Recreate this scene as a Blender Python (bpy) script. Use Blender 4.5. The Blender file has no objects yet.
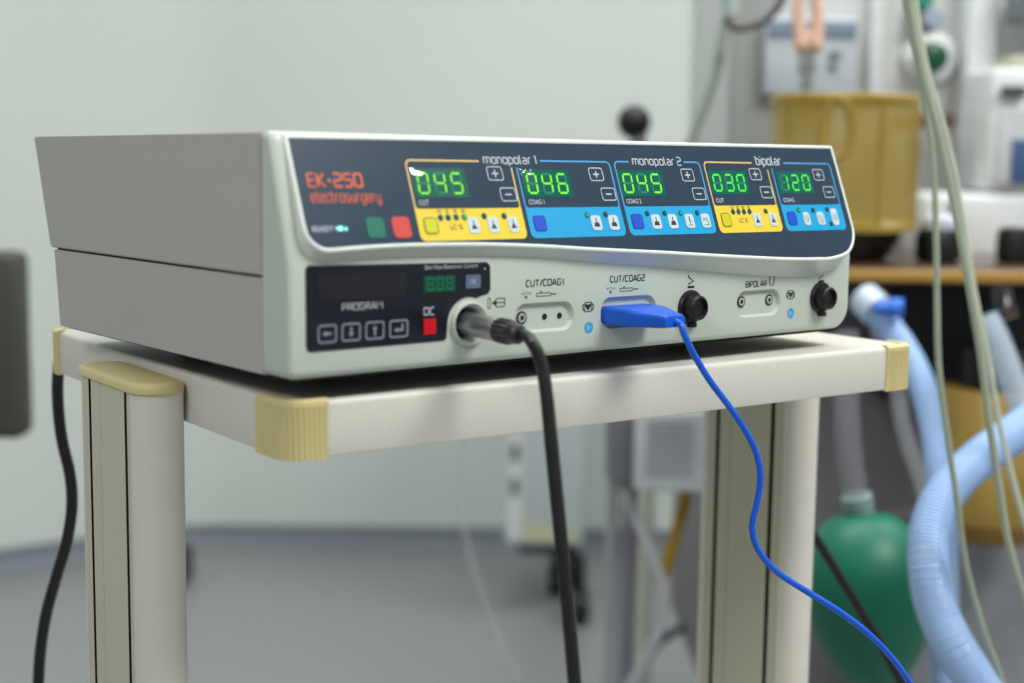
import bpy, bmesh, math, random
from mathutils import Vector, Matrix
random.seed(4)
SC = bpy.context.scene
COL = SC.collection

# ------------------------------------------------------------------ camera
F_PX = 1436.0
PITCH, ROLL = -0.12215, 0.01322
CAM = Vector((0, 0, 0.99051))
fw = Vector((0, math.cos(PITCH), math.sin(PITCH)))
rt0 = Vector((1, 0, 0)); up0 = rt0.cross(fw)
RT = rt0 * math.cos(ROLL) + up0 * math.sin(ROLL)
UP = -rt0 * math.sin(ROLL) + up0 * math.cos(ROLL)
cd = bpy.data.cameras.new('camera')
cam = bpy.data.objects.new('camera', cd); COL.objects.link(cam)
cd.sensor_width = 36.0; cd.lens = F_PX * 36 / 1024
cd.clip_start = 0.02; cd.clip_end = 50
cd.dof.use_dof = True; cd.dof.focus_distance = 0.735; cd.dof.aperture_fstop = 5.0
m = Matrix((RT, UP, -fw)).transposed().to_4x4(); m.translation = CAM
cam.matrix_world = m
SC.camera = cam

# ------------------------------------------------------------------ world, lights, exposure
w = bpy.data.worlds.new('world'); SC.world = w; w.use_nodes = True
bg = w.node_tree.nodes['Background']; bg.inputs[0].default_value = (0.92, 0.97, 0.95, 1); bg.inputs[1].default_value = 1.0
_tc = w.node_tree.nodes.new('ShaderNodeTexCoord'); _sx = w.node_tree.nodes.new('ShaderNodeSeparateXYZ'); _mr = w.node_tree.nodes.new('ShaderNodeMapRange')
w.node_tree.links.new(_tc.outputs['Generated'], _sx.inputs[0]); w.node_tree.links.new(_sx.outputs['Z'], _mr.inputs['Value'])
_mr.inputs['From Min'].default_value = -0.35; _mr.inputs['From Max'].default_value = 0.9; _mr.inputs['To Min'].default_value = 0.10; _mr.inputs['To Max'].default_value = 0.66
w.node_tree.links.new(_mr.outputs['Result'], bg.inputs[1])
def area(name, loc, target, size, power, color=(1, 1, 1), size_y=None):
    l = bpy.data.lights.new(name, 'AREA'); l.energy = power; l.color = color; l.size = size
    if size_y: l.shape = 'RECTANGLE'; l.size_y = size_y
    o = bpy.data.objects.new(name, l); COL.objects.link(o); o.location = loc
    o.rotation_euler = (Vector(target) - Vector(loc)).to_track_quat('-Z', 'Y').to_euler()
    return o
area('ceiling_panel_or_fill', (1.3, 0.1, 2.7), (0.3, 0.9, 0.8), 1.0, 50, (1.0, 0.985, 0.96), 0.6)
area('ceiling_panel_or_fill', (-0.2, 1.7, 2.7), (-0.2, 1.9, 0), 1.6, 30, (0.97, 1.0, 0.99), 0.6)
area('ceiling_panel_or_fill', (1.6, 2.2, 2.7), (1.4, 2.4, 0), 1.2, 22, (0.98, 1.0, 1.0), 0.6)
area('ceiling_panel_or_fill', (-0.9, -1.3, 2.6), (0.0, 0.8, 0.7), 1.0, 24, (1.0, 0.98, 0.95), 0.6)  # soft fill added behind the camera to brighten the left leg
SC.view_settings.view_transform = 'Standard'; SC.view_settings.look = 'None'
SC.view_settings.exposure = -0.21; SC.view_settings.gamma = 1.0; SC.view_settings.use_curve_mapping = False
SC.cycles.use_denoising = True
SC.cycles.max_bounces = 8
SC.cycles.sample_clamp_indirect = 6.0

# ------------------------------------------------------------------ helpers
def at(px, py, d):
    """world point seen at pixel px,py at distance d (metres into the room)"""
    v = fw + RT * ((px - 512) / F_PX) - UP * ((py - 341.5) / F_PX)
    return CAM + v * (d / v.y)
def lin(c):
    c /= 255.0
    return c / 12.92 if c <= 0.04045 else ((c + 0.055) / 1.055) ** 2.4
MATS = {}
def mat(name, rgb, rough=0.5, metal=0.0, noise=0.03, scale=60.0, bump=0.0, emit=0.0, trans=0.0, alpha=1.0, spec=0.5, coat=0.0, erg=None):
    if name in MATS: return MATS[name]
    M = bpy.data.materials.new(name); M.use_nodes = True; nt = M.node_tree
    b = nt.nodes['Principled BSDF']
    col = (lin(rgb[0]), lin(rgb[1]), lin(rgb[2]))
    tc = nt.nodes.new('ShaderNodeTexCoord')
    n = nt.nodes.new('ShaderNodeTexNoise'); n.inputs['Scale'].default_value = scale; n.inputs['Detail'].default_value = 3
    nt.links.new(tc.outputs['Object'], n.inputs['Vector'])
    r = nt.nodes.new('ShaderNodeValToRGB')
    r.color_ramp.elements[0].position = 0.35; r.color_ramp.elements[1].position = 0.65
    r.color_ramp.elements[0].color = tuple(c * (1 - noise) for c in col) + (1,)
    r.color_ramp.elements[1].color = tuple(min(1, c * (1 + noise)) for c in col) + (1,)
    nt.links.new(n.outputs['Fac'], r.inputs['Fac']); nt.links.new(r.outputs['Color'], b.inputs['Base Color'])
    b.inputs['Roughness'].default_value = rough; b.inputs['Metallic'].default_value = metal
    b.inputs['Specular IOR Level'].default_value = spec
    b.inputs['Coat Weight'].default_value = coat; b.inputs['Coat Roughness'].default_value = 0.04
    if trans: b.inputs['Transmission Weight'].default_value = trans; b.inputs['IOR'].default_value = 1.25
    if alpha < 1: b.inputs['Alpha'].default_value = alpha
    if emit:
        e = erg or rgb
        b.inputs['Emission Color'].default_value = (lin(e[0]), lin(e[1]), lin(e[2]), 1); b.inputs['Emission Strength'].default_value = emit
    if bump:
        bp = nt.nodes.new('ShaderNodeBump'); bp.inputs['Strength'].default_value = bump; bp.inputs['Distance'].default_value = 0.0005
        n2 = nt.nodes.new('ShaderNodeTexNoise'); n2.inputs['Scale'].default_value = 900
        nt.links.new(tc.outputs['Object'], n2.inputs['Vector'])
        nt.links.new(n2.outputs['Fac'], bp.inputs['Height']); nt.links.new(bp.outputs['Normal'], b.inputs['Normal'])
    MATS[name] = M
    return M
def obj(name, bm, m, parent=None, smooth=False, **tags):
    me = bpy.data.meshes.new(name)
    bmesh.ops.recalc_face_normals(bm, faces=bm.faces[:])
    bm.to_mesh(me); bm.free()
    o = bpy.data.objects.new(name, me); COL.objects.link(o)
    for x in (m if isinstance(m, (list, tuple)) else [m]): me.materials.append(x)
    if parent is not None: o.parent = parent
    if smooth:
        for p in me.polygons: p.use_smooth = True
        try: me.set_sharp_from_angle(angle=math.radians(smooth if smooth is not True else 40))
        except Exception: pass
    for k, v in tags.items(): o[k] = v
    return o
def thing(name, label, cat, loc=(0, 0, 0), rz=0.0, group=None):
    o = bpy.data.objects.new(name, None); COL.objects.link(o); o.location = loc; o.rotation_euler = (0, 0, rz)
    o.empty_display_size = 0.02
    o['label'] = label; o['category'] = cat
    if group: o['group'] = group
    return o
def tag(o, label, cat, group=None):
    o['label'] = label; o['category'] = cat
    if group: o['group'] = group
    return o
def struct(o):
    o['kind'] = 'structure'; return o
def B(): return bmesh.new()
def box(bm, x0, x1, y0, y1, z0, z1, bev=0.0, mi=0, seg=2):
    vs = [bm.verts.new(p) for p in ((x0, y0, z0), (x1, y0, z0), (x1, y1, z0), (x0, y1, z0), (x0, y0, z1), (x1, y0, z1), (x1, y1, z1), (x0, y1, z1))]
    fs = [bm.faces.new([vs[i] for i in q]) for q in ((3, 2, 1, 0), (4, 5, 6, 7), (0, 1, 5, 4), (1, 2, 6, 5), (2, 3, 7, 6), (3, 0, 4, 7))]
    for f in fs: f.material_index = mi
    if bev:
        es = list({e for f in fs for e in f.edges})
        r = bmesh.ops.bevel(bm, geom=es, offset=bev, segments=seg, affect='EDGES', profile=0.5)
        for f in r['faces']: f.material_index = mi
def frame(axis):
    a = Vector(axis).normalized(); t = Vector((0, 0, 1)) if abs(a.z) < 0.9 else Vector((1, 0, 0))
    u = t.cross(a).normalized(); return a, u, a.cross(u)
def lathe(bm, base, axis, prof, n=32, mi=0, cap=True, ribs=0, rd=0.0):
    """prof: list of (distance along the axis, radius)"""
    a, u, v = frame(axis); base = Vector(base); rings = []
    for h, r in prof:
        ring = []
        for i in range(n):
            t = 2 * math.pi * i / n; rr = r
            if ribs and r > 0: rr = r * (1 - rd * (0.5 + 0.5 * math.cos(t * ribs)))
            ring.append(bm.verts.new(base + a * h + (u * math.cos(t) + v * math.sin(t)) * rr))
        rings.append(ring)
    for A, C in zip(rings, rings[1:]):
        for i in range(n):
            f = bm.faces.new((A[i], A[(i + 1) % n], C[(i + 1) % n], C[i])); f.material_index = mi
    if cap:
        for R in (rings[0], rings[-1]): 
            f = bm.faces.new(R); f.material_index = mi
def cyl(bm, base, axis, h, r, n=32, mi=0, bev=0.0):
    if bev: lathe(bm, base, axis, [(0, r - bev), (bev, r), (h - bev, r), (h, r - bev)], n, mi)
    else: lathe(bm, base, axis, [(0, r), (h, r)], n, mi)
def ball(bm, c, r, n=24, mi=0, sz=1.0):
    k = n // 2
    lathe(bm, Vector(c) - Vector((0, 0, r * sz)), (0, 0, 1), [(r * sz * (1 - math.cos(math.pi * i / k)), max(1e-5, r * math.sin(math.pi * i / k))) for i in range(k + 1)], n, mi)
def spline(pts, step):
    """Catmull-Rom through the points, resampled at about step metres"""
    P = [Vector(p) for p in pts]; P = [P[0] * 2 - P[1]] + P + [P[-1] * 2 - P[-2]]
    out = []
    for i in range(1, len(P) - 2):
        a, b, c, d = P[i - 1:i + 3]; L = (c - b).length; n = max(2, int(L / step))
        t0, t1, t2 = (max(1e-6, (q - p).length) ** 0.5 for p, q in ((a, b), (b, c), (c, d)))
        m1 = ((b - a) / t0 - (c - a) / (t0 + t1) + (c - b) / t1) * t1
        m2 = ((c - b) / t1 - (d - b) / (t1 + t2) + (d - c) / t2) * t1
        for k in range(n):
            t = k / n
            out.append(b * (2 * t ** 3 - 3 * t * t + 1) + m1 * (t ** 3 - 2 * t * t + t) + c * (-2 * t ** 3 + 3 * t * t) + m2 * (t ** 3 - t * t))
    out.append(P[-2]); return out
def tube(bm, pts, r, n=16, step=0.01, mod=0.0, period=0.004, mi=0, rfun=None):
    S = spline(pts, step); rings = []; L = 0
    if mod:
        q, acc, out_ = S[0], 0.0, [S[0]]; stp = period / 5
        for p in S[1:]:
            seg = (p - q).length
            while acc + seg >= stp:
                q = q + (p - q) * ((stp - acc) / seg); out_.append(q); seg = (p - q).length; acc = 0.0
            acc += seg; q = p
        S = out_
    u = None
    for i, p in enumerate(S):
        t = (S[min(i + 1, len(S) - 1)] - S[max(i - 1, 0)]).normalized()
        if u is None: _, u, _v = frame(t)
        u = (u - t * u.dot(t)).normalized(); v = t.cross(u)
        if i: L += (p - S[i - 1]).length
        rr = rfun(i / (len(S) - 1)) if rfun else r
        rr *= 1 + mod * math.cos(2 * math.pi * (i % 5) / 5)
        rings.append([bm.verts.new(p + (u * math.cos(2 * math.pi * k / n) + v * math.sin(2 * math.pi * k / n)) * rr) for k in range(n)])
    for A, C in zip(rings, rings[1:]):
        for k in range(n):
            f = bm.faces.new((A[k], A[(k + 1) % n], C[(k + 1) % n], C[k])); f.material_index = mi
    for R in (rings[0], rings[-1]): bm.faces.new(R).material_index = mi
def rrect(x0, x1, y0, y1, r, n=6):
    rs = r if isinstance(r, (tuple, list)) else (r, r, r, r)   # corners: (x0,y0) (x1,y0) (x1,y1) (x0,y1)
    out = []
    for (cx, cy, a), q in zip(((x0, y0, 180), (x1, y0, 270), (x1, y1, 0), (x0, y1, 90)), rs):
        sx = 1 if cx == x0 else -1; sy = 1 if cy == y0 else -1
        for k in range(n + 1):
            t = math.radians(a + 90 * k / n)
            out.append((cx + sx * q + q * math.cos(t), cy + sy * q + q * math.sin(t)))
    return out
def prism(bm, pts, place, h0, h1, mi=0):
    """pts 2-D; place(u, v, h) -> 3-D"""
    a = [bm.verts.new(place(u, v, h0)) for u, v in pts]; b = [bm.verts.new(place(u, v, h1)) for u, v in pts]
    n = len(pts)
    fs = [bm.faces.new(a), bm.faces.new(b)] + [bm.faces.new((a[i], a[(i + 1) % n], b[(i + 1) % n], b[i])) for i in range(n)]
    for f in fs: f.material_index = mi
def inset(pts, d):
    n = len(pts); out = []
    A = sum(pts[i][0] * pts[(i + 1) % n][1] - pts[(i + 1) % n][0] * pts[i][1] for i in range(n)); s = 1 if A > 0 else -1
    for i in range(n):
        p0, p1, p2 = Vector(pts[i - 1]), Vector(pts[i]), Vector(pts[(i + 1) % n])
        e1, e2 = (p1 - p0).normalized(), (p2 - p1).normalized()
        n1, n2 = Vector((-e1.y, e1.x)) * s, Vector((-e2.y, e2.x)) * s
        q = (n1 + n2); q = q / max(0.5, q.dot(n1)) if q.length > 1e-6 else n1
        out.append((p1.x + q.x * d, p1.y + q.y * d))
    return out
def loft(bm, pts, prof, place=lambda u, v, h: (u, v, h), mi=0):
    """prof: list of (inset, height)"""
    L = [[bm.verts.new(place(u, v, h)) for u, v in inset(pts, d)] for d, h in prof]; n = len(pts)
    fs = [bm.faces.new(L[0]), bm.faces.new(L[-1])]
    for A, C in zip(L, L[1:]):
        for i in range(n): fs.append(bm.faces.new((A[i], A[(i + 1) % n], C[(i + 1) % n], C[i])))
    for f in fs: f.material_index = mi
def ring(bm, pts, wd, place, h, mi=0):
    q = inset(pts, wd); n = len(pts)
    a = [bm.verts.new(place(u, v, h)) for u, v in pts]; b = [bm.verts.new(place(u, v, h)) for u, v in q]
    for i in range(n): bm.faces.new((a[i], a[(i + 1) % n], b[(i + 1) % n], b[i])).material_index = mi
def line(bm, pts, wd, place, h, mi=0):
    P = [Vector(p) for p in pts]; L = []; R = []
    for i, p in enumerate(P):
        t = (P[min(i + 1, len(P) - 1)] - P[max(i - 1, 0)]).normalized(); nn = Vector((-t.y, t.x)) * wd / 2
        L.append(bm.verts.new(place(*(p + nn), h))); R.append(bm.verts.new(place(*(p - nn), h)))
    for i in range(len(P) - 1): bm.faces.new((L[i], L[i + 1], R[i + 1], R[i])).material_index = mi
def flat(bm, pts, place, h, mi=0):
    bm.faces.new([bm.verts.new(place(u, v, h)) for u, v in pts]).material_index = mi
def disc(bm, u, v, r, place, h, mi=0, n=20):
    flat(bm, [(u + r * math.cos(2 * math.pi * i / n), v + r * math.sin(2 * math.pi * i / n)) for i in range(n)], place, h, mi)
def text(bm, s, x0, x1, y0, y1, place, h, mi=0, bold=0.0, shear=0.0, down=True):
    """y0 = top edge, y1 = bottom edge; down=True when v grows downwards"""
    c = bpy.data.curves.new('lettering', 'FONT'); c.body = s; c.offset = bold; c.resolution_u = 3; c.shear = shear
    o = bpy.data.objects.new('lettering', c); COL.objects.link(o)
    dg = bpy.context.evaluated_depsgraph_get(); dg.update()
    me = bpy.data.meshes.new_from_object(o.evaluated_get(dg))
    xs = [v.co.x for v in me.vertices]; ys = [v.co.y for v in me.vertices]
    a, b, c0, d = min(xs), max(xs), min(ys), max(ys)
    vm = []
    for v in me.vertices:
        u = x0 + (v.co.x - a) / (b - a) * (x1 - x0); t = (d - v.co.y) / (d - c0)
        vm.append(bm.verts.new(place(u, y0 + t * (y1 - y0), h)))
    for p in me.polygons:
        try: bm.faces.new([vm[i] for i in p.vertices]).material_index = mi
        except ValueError: pass
    bpy.data.objects.remove(o); bpy.data.curves.remove(c); bpy.data.meshes.remove(me)

R_ = 1.1
def _bow(x0, y0, x1, y1, r=R_):   # rounded rectangle polyline, counter-clockwise from the right middle
    q = rrect(x0, x1, y0, y1, r, 3); return q + [q[0], q[1]]
def _c(x0, y0, x1, y1, r=R_):     # open on the right
    return [(x1, y0)] + [(x0 + r, y0), (x0 + r * .3, y0 + r * .3), (x0, y0 + r), (x0, y1 - r), (x0 + r * .3, y1 - r * .3), (x0 + r, y1), (x1, y1)]
GLYPH = {   # width, list of strokes; x-height 6, capitals 8.6
 'm': (7, [[(0, 0), (0, 6)], [(0, 6), (2.6, 6), (3.5, 5.2), (3.5, 0)], [(3.5, 5.2), (3.7, 6), (6.1, 6), (7, 5.2), (7, 0)]]),
 'n': (4.2, [[(0, 0), (0, 6)], [(0, 6), (3.2, 6), (4.2, 5.1), (4.2, 0)]]), 'o': (4.4, [_bow(0, 0, 4.4, 6)]),
 'p': (4.3, [[(0, -2.4), (0, 6)], [(0, 6), (3.3, 6), (4.3, 5.1), (4.3, 0.9), (3.3, 0), (0, 0)]]),
 'l': (1.3, [[(0, 8.8), (0, 0.8), (0.6, 0), (1.3, 0)]]), 'i': (0.4, [[(0.2, 0), (0.2, 6)], [(0.2, 7.6), (0.2, 8.6)]]),
 'a': (4.2, [[(0.4, 6), (3.3, 6), (4.2, 5.2), (4.2, 0), (0.9, 0), (0, 0.9), (0, 2.5), (0.9, 3.3), (4.2, 3.3)]]),
 'r': (2.9, [[(0, 0), (0, 5.1), (0.9, 6), (2.9, 6)]]), 'b': (4.3, [[(0, 8.8), (0, 0), (3.3, 0), (4.3, 0.9), (4.3, 5.1), (3.3, 6), (0, 6)]]),
 'e': (4.2, [[(4.0, 0), (0.9, 0), (0, 0.9), (0, 5.1), (0.9, 6), (3.3, 6), (4.2, 5.1), (4.2, 3), (0, 3)]]),
 'c': (3.7, [_c(0, 0, 3.7, 6)]), 't': (2.7, [[(0.5, 8.2), (0.5, 0.9), (1.3, 0), (2.7, 0)], [(0.5, 6), (2.7, 6)]]),
 's': (3.9, [[(0, 0), (3.1, 0), (3.9, 0.8), (3.9, 2.3), (3.1, 3), (0.8, 3), (0, 3.7), (0, 5.2), (0.8, 6), (3.7, 6)]]),
 'u': (4.2, [[(0, 6), (0, 0.9), (0.9, 0), (4.2, 0)], [(4.2, 0), (4.2, 6)]]),
 'g': (4.2, [[(4.2, 0), (0.9, 0), (0, 0.9), (0, 5.1), (0.9, 6), (4.2, 6), (4.2, -1.5), (3.3, -2.4), (0.3, -2.4)]]),
 'y': (4.2, [[(0, 6), (0, 0.9), (0.9, 0), (4.2, 0)], [(4.2, 6), (4.2, -1.5), (3.3, -2.4), (0.5, -2.4)]]),
 'E': (4.2, [[(4.2, 0), (0, 0), (0, 8.6), (4.2, 8.6)], [(0, 4.4), (3.8, 4.4)]]), 'K': (4.6, [[(0, 0), (0, 8.6)], [(4.5, 8.6), (0.8, 4.4), (4.6, 0)]]),
 '-': (2.6, [[(0, 4), (2.6, 4)]]), '/': (2.6, [[(0, -0.4), (2.6, 9)]]), ' ': (0.3, []),
 '0': (5, [_bow(0, 0, 5, 8.6)]), '1': (2.2, [[(0, 7.0), (1.8, 8.6), (1.8, 0)]]),
 '2': (4.8, [[(0, 8.6), (3.9, 8.6), (4.8, 7.7), (4.8, 5.2), (3.9, 4.3), (0.9, 4.3), (0, 3.4), (0, 0), (4.8, 0)]]),
 '5': (4.8, [[(4.7, 8.6), (0, 8.6), (0, 4.6), (3.9, 4.6), (4.8, 3.7), (4.8, 0.9), (3.9, 0), (0, 0)]]),
 'C': (4.4, [_c(0, 0, 4.4, 8.6)]), 'U': (4.8, [[(0, 8.6), (0, 1), (1, 0), (3.8, 0), (4.8, 1), (4.8, 8.6)]]), 'T': (4.6, [[(0, 8.6), (4.6, 8.6)], [(2.3, 8.6), (2.3, 0)]]),
 'O': (5, [_bow(0, 0, 5, 8.6, 1.3)]), 'A': (5, [[(0, 0), (0.2, 1.6), (2.1, 8.6), (2.9, 8.6), (4.8, 1.6), (5, 0)], [(0.6, 2.7), (4.4, 2.7)]]),
 'G': (4.8, [[(4.7, 8.6), (1, 8.6), (0, 7.6), (0, 1), (1, 0), (4.8, 0), (4.8, 4.2), (2.8, 4.2)]]),
 'B': (4.6, [[(0, 0), (0, 8.6), (3.5, 8.6), (4.3, 7.8), (4.3, 5.2), (3.5, 4.5), (0, 4.5)], [(3.4, 4.5), (4.6, 3.7), (4.6, 0.9), (3.6, 0), (0, 0)]]),
 'M': (6, [[(0, 0), (0, 8.6), (3, 4.2), (6, 8.6), (6, 0)]]), 'I': (0.4, [[(0.2, 0), (0.2, 8.6)]]), 'P': (4.6, [[(0, 0), (0, 8.6), (3.7, 8.6), (4.6, 7.7), (4.6, 4.9), (3.7, 4), (0, 4)]]),
 'L': (3.8, [[(0, 8.6), (0, 0), (3.8, 0)]]), 'R': (4.7, [[(0, 0), (0, 8.6), (3.8, 8.6), (4.7, 7.7), (4.7, 5), (3.8, 4.1), (0, 4.1)], [(2.6, 4.1), (4.7, 0)]]),
}
def strokes(bm, s, x0, x1, y0, y1, place, h, mi=0, wt=1.15, gap=1.9, low=0.0, high=8.6):
    """square rounded lettering; y0 = level of the cap line, y1 = level of the baseline"""
    tot = sum(GLYPH[c][0] for c in s) + gap * (len(s) - 1); kx = (x1 - x0) / tot; ky = (y1 - y0) / 8.6; x = x0
    for n_, c in enumerate(s):
        w_, st = GLYPH[c]
        for k, pl in enumerate(st): line(bm, [(x + px * kx, y1 - py * ky) for px, py in pl], wt * (abs(kx) + abs(ky)) / 2, place, h + 0.004 * (k + 3 * (n_ % 2)), mi)
        x += (w_ + gap) * kx

# ------------------------------------------------------------------ materials
wall_m = mat('wall_paint', (210, 217, 212), 0.6, noise=0.012, scale=2)
floor_m = mat('floor_vinyl', (146, 148, 148), 0.35, noise=0.03, scale=40)
cove_m = mat('cove_vinyl', (122, 128, 136), 0.5)
bezel_m = mat('bezel_plastic', (193, 203, 192), 0.38, noise=0.008, scale=20)
cover_m = mat('cover_paint', (180, 181, 177), 0.5, noise=0.012, scale=400, bump=0.12)
rim_m = mat('rim_plastic', (222, 228, 222), 0.3, noise=0.005)
dark_m = mat('gap_black', (14, 14, 14), 0.8)
ink_m = mat('panel_slate', (46, 64, 82), 0.3, noise=0.015, scale=30, spec=0.25)
navy_m = mat('program_panel_navy', (14, 21, 34), 0.25, noise=0.02)
yellow_m = mat('section_yellow', (234, 206, 56), 0.4, noise=0.01)
blue_m = mat('section_blue', (0, 160, 218), 0.4, noise=0.01)
gold_line_m = mat('line_gold', (222, 190, 110), 0.45)
blue_line_m = mat('line_blue', (66, 156, 214), 0.45)
print_m = mat('print_white', (188, 196, 204), 0.5)
black_print_m = mat('print_black', (28, 30, 32), 0.5)
orange_m = mat('print_orange', (216, 92, 50), 0.45)
win_m = mat('display_window', (2, 50, 46), 0.12, noise=0.02, coat=0.2, emit=0.6, erg=(0, 122, 100))
seg_on = mat('segment_lit', (30, 70, 10), 0.5, emit=1.15, erg=(130, 255, 20))
seg_on2 = mat('segment_lit_green', (20, 70, 14), 0.5, emit=1.15, erg=(70, 255, 30))
seg_off = mat('segment_unlit', (0, 105, 92), 0.5, emit=0.12, erg=(0, 150, 120))
key_y = mat('key_olive', (205, 204, 16), 0.4); key_yr = mat('key_olive_edge', (128, 124, 22), 0.5)
key_b = mat('key_blue', (0, 76, 200), 0.4); key_br = mat('key_blue_edge', (10, 60, 160), 0.5)
key_w = mat('key_white', (200, 216, 218), 0.4)
key_g = mat('key_green', (0, 112, 90), 0.3, coat=0.1); key_r = mat('key_red', (206, 66, 56), 0.35)
led_on = mat('led_lit', (0, 150, 80), 0.3, emit=0.35, erg=(0, 190, 90)); led_off = mat('led_unlit', (4, 84, 86), 0.3)
ready_m = mat('ready_led', (0, 140, 140), 0.3, emit=0.6, erg=(0, 160, 160)); ready_glint_m = mat('ready_led_glints', (200, 255, 250), 0.3, emit=1.5, erg=(190, 255, 245))
brass_m = mat('socket_metal', (150, 150, 138), 0.3, metal=0.9)
steel_m = mat('brushed_steel', (170, 170, 172), 0.36, metal=0.9, noise=0.04)
rubber_m = mat('black_rubber', (22, 22, 24), 0.45); blackp_m = mat('black_plastic', (8, 8, 9), 0.42)
cable_m = mat('cable_charcoal', (25, 24, 27), 0.45); bluep_m = mat('blue_plastic', (16, 92, 214), 0.35)
shelf_m = mat('shelf_paint', (216, 214, 205), 0.4, noise=0.01, scale=500, bump=0.25)
leg_m = mat('anodised_aluminium', (222, 218, 208), 0.36, metal=0.0, noise=0.015, scale=50)
flute_m = mat('leg_side_paint', (200, 198, 178), 0.5, noise=0.01)
cream_m = mat('cream_plastic', (214, 200, 144), 0.42, noise=0.015)
red_m = mat('red_plastic', (205, 10, 26), 0.4)

# ------------------------------------------------------------------ the room
YB = 3.615
bm = B(); box(bm, -4.2, 3.2, -2.2, YB, -0.1, 0.0); struct(obj('floor', bm, floor_m))
d = Vector((-0.82, -0.565, 0)).normalized(); nrm = Vector((-d.y, d.x, 0)); nrm = nrm if nrm.y > 0 else -nrm
A0 = Vector((-0.836, YB, 0)); RC = 0.4
turn = math.atan2(0.565, 0.82); tl = RC * math.tan(turn / 2)
T1 = A0 + Vector((tl, 0, 0)); CC = T1 + Vector((0, -RC, 0))
arcp = [CC + Vector((-math.sin(turn * i / 12), math.cos(turn * i / 12), 0)) * RC for i in range(13)]
path = arcp + [A0 + d * 4.0]
def offs(dist):
    return [p + (p - CC).normalized() * dist for p in arcp] + [path[-1] + nrm * dist]
bm = B(); box(bm, T1.x, 3.2, YB, YB + 0.12, 0.0, 2.9); struct(obj('wall_back', bm, wall_m))
bm = B(); ia_, oa_ = offs(0.0), offs(0.12)
for i in range(len(ia_) - 1):
    q = [ia_[i], ia_[i + 1], oa_[i + 1], oa_[i]]; lo = [bm.verts.new((p.x, p.y, 0)) for p in q]; hi = [bm.verts.new((p.x, p.y, 2.9)) for p in q]
    bm.faces.new((lo[0], lo[1], hi[1], hi[0])); bm.faces.new((lo[2], lo[3], hi[3], hi[2])); bm.faces.new(hi); bm.faces.new(lo)
bmesh.ops.remove_doubles(bm, verts=bm.verts[:], dist=1e-5); struct(obj('wall_left', bm, wall_m, smooth=30))
bm = B(); box(bm, 3.2, 3.32, -2.2, YB + 0.12, 0, 2.9); struct(obj('wall_right', bm, wall_m))
# coved vinyl skirting
def cove(name, a, b, n_in):
    prof = [(0.0, 0.0), (0.035, 0.0), (0.018, 0.005), (0.008, 0.018), (0.004, 0.05), (0.004, 0.062), (0.0, 0.062)]
    bm = B(); a = Vector(a); b = Vector(b); ni = Vector(n_in)
    L = [bm.verts.new(a + ni * x + Vector((0, 0, z))) for x, z in prof]; R = [bm.verts.new(b + ni * x + Vector((0, 0, z))) for x, z in prof]
    for i in range(len(prof)):
        j = (i + 1) % len(prof); bm.faces.new((L[i], L[j], R[j], R[i]))
    bm.faces.new(L); bm.faces.new(R); return struct(obj(name, bm, cove_m, smooth=50))
cove('baseboard_back', (T1.x, YB, 0.0005), (3.2, YB, 0.0005), (0, -1, 0))
prof = [(0.0, 0.0), (0.035, 0.0), (0.018, 0.005), (0.008, 0.018), (0.004, 0.05), (0.004, 0.062), (0.0, 0.062)]
bm = B(); rows = [[bm.verts.new(p_ + Vector((0, 0, 0.0005 + z))) for p_, z in zip([offs(-x)[k] for x, z in prof], [z for x, z in prof])] for k in range(len(path))]
for A, C in zip(rows, rows[1:]):
    for i in range(len(prof)): bm.faces.new((A[i], A[(i + 1) % len(prof)], C[(i + 1) % len(prof)], C[i]))
struct(obj('baseboard_left', bm, cove_m, smooth=50))

# ------------------------------------------------------------------ cart
TH = 0.61861; CART = Vector((-0.0925, 0.5906, 0.0))
def kx(v): return -0.2671 + 1.0466 * (v + 0.2671)
def ky(v): return -0.5348 + 1.0466 * (v + 0.5348)
SX0, SX1, SY0, SY1 = kx(-0.0093), kx(0.3779), ky(-0.0168), ky(0.2830)
ZT, TK = 0.8895, 0.0250
cart = thing('equipment_cart', 'white metal cart shelf with ribbed cream corner caps carrying the electrosurgery unit', 'cart', CART, TH)
bm = B(); loft(bm, rrect(SX0, SX1, SY0, SY1, 0.010, 8), [(0.0012, ZT - TK), (0.0003, ZT - TK + 0.0003), (0, ZT - TK + 0.0012), (0, ZT - 0.0030), (0.0003, ZT - 0.0016), (0.0010, ZT - 0.0006), (0.0020, ZT - 0.0001), (0.0032, ZT)])
obj('shelf', bm, shelf_m, cart, smooth=35)
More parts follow.
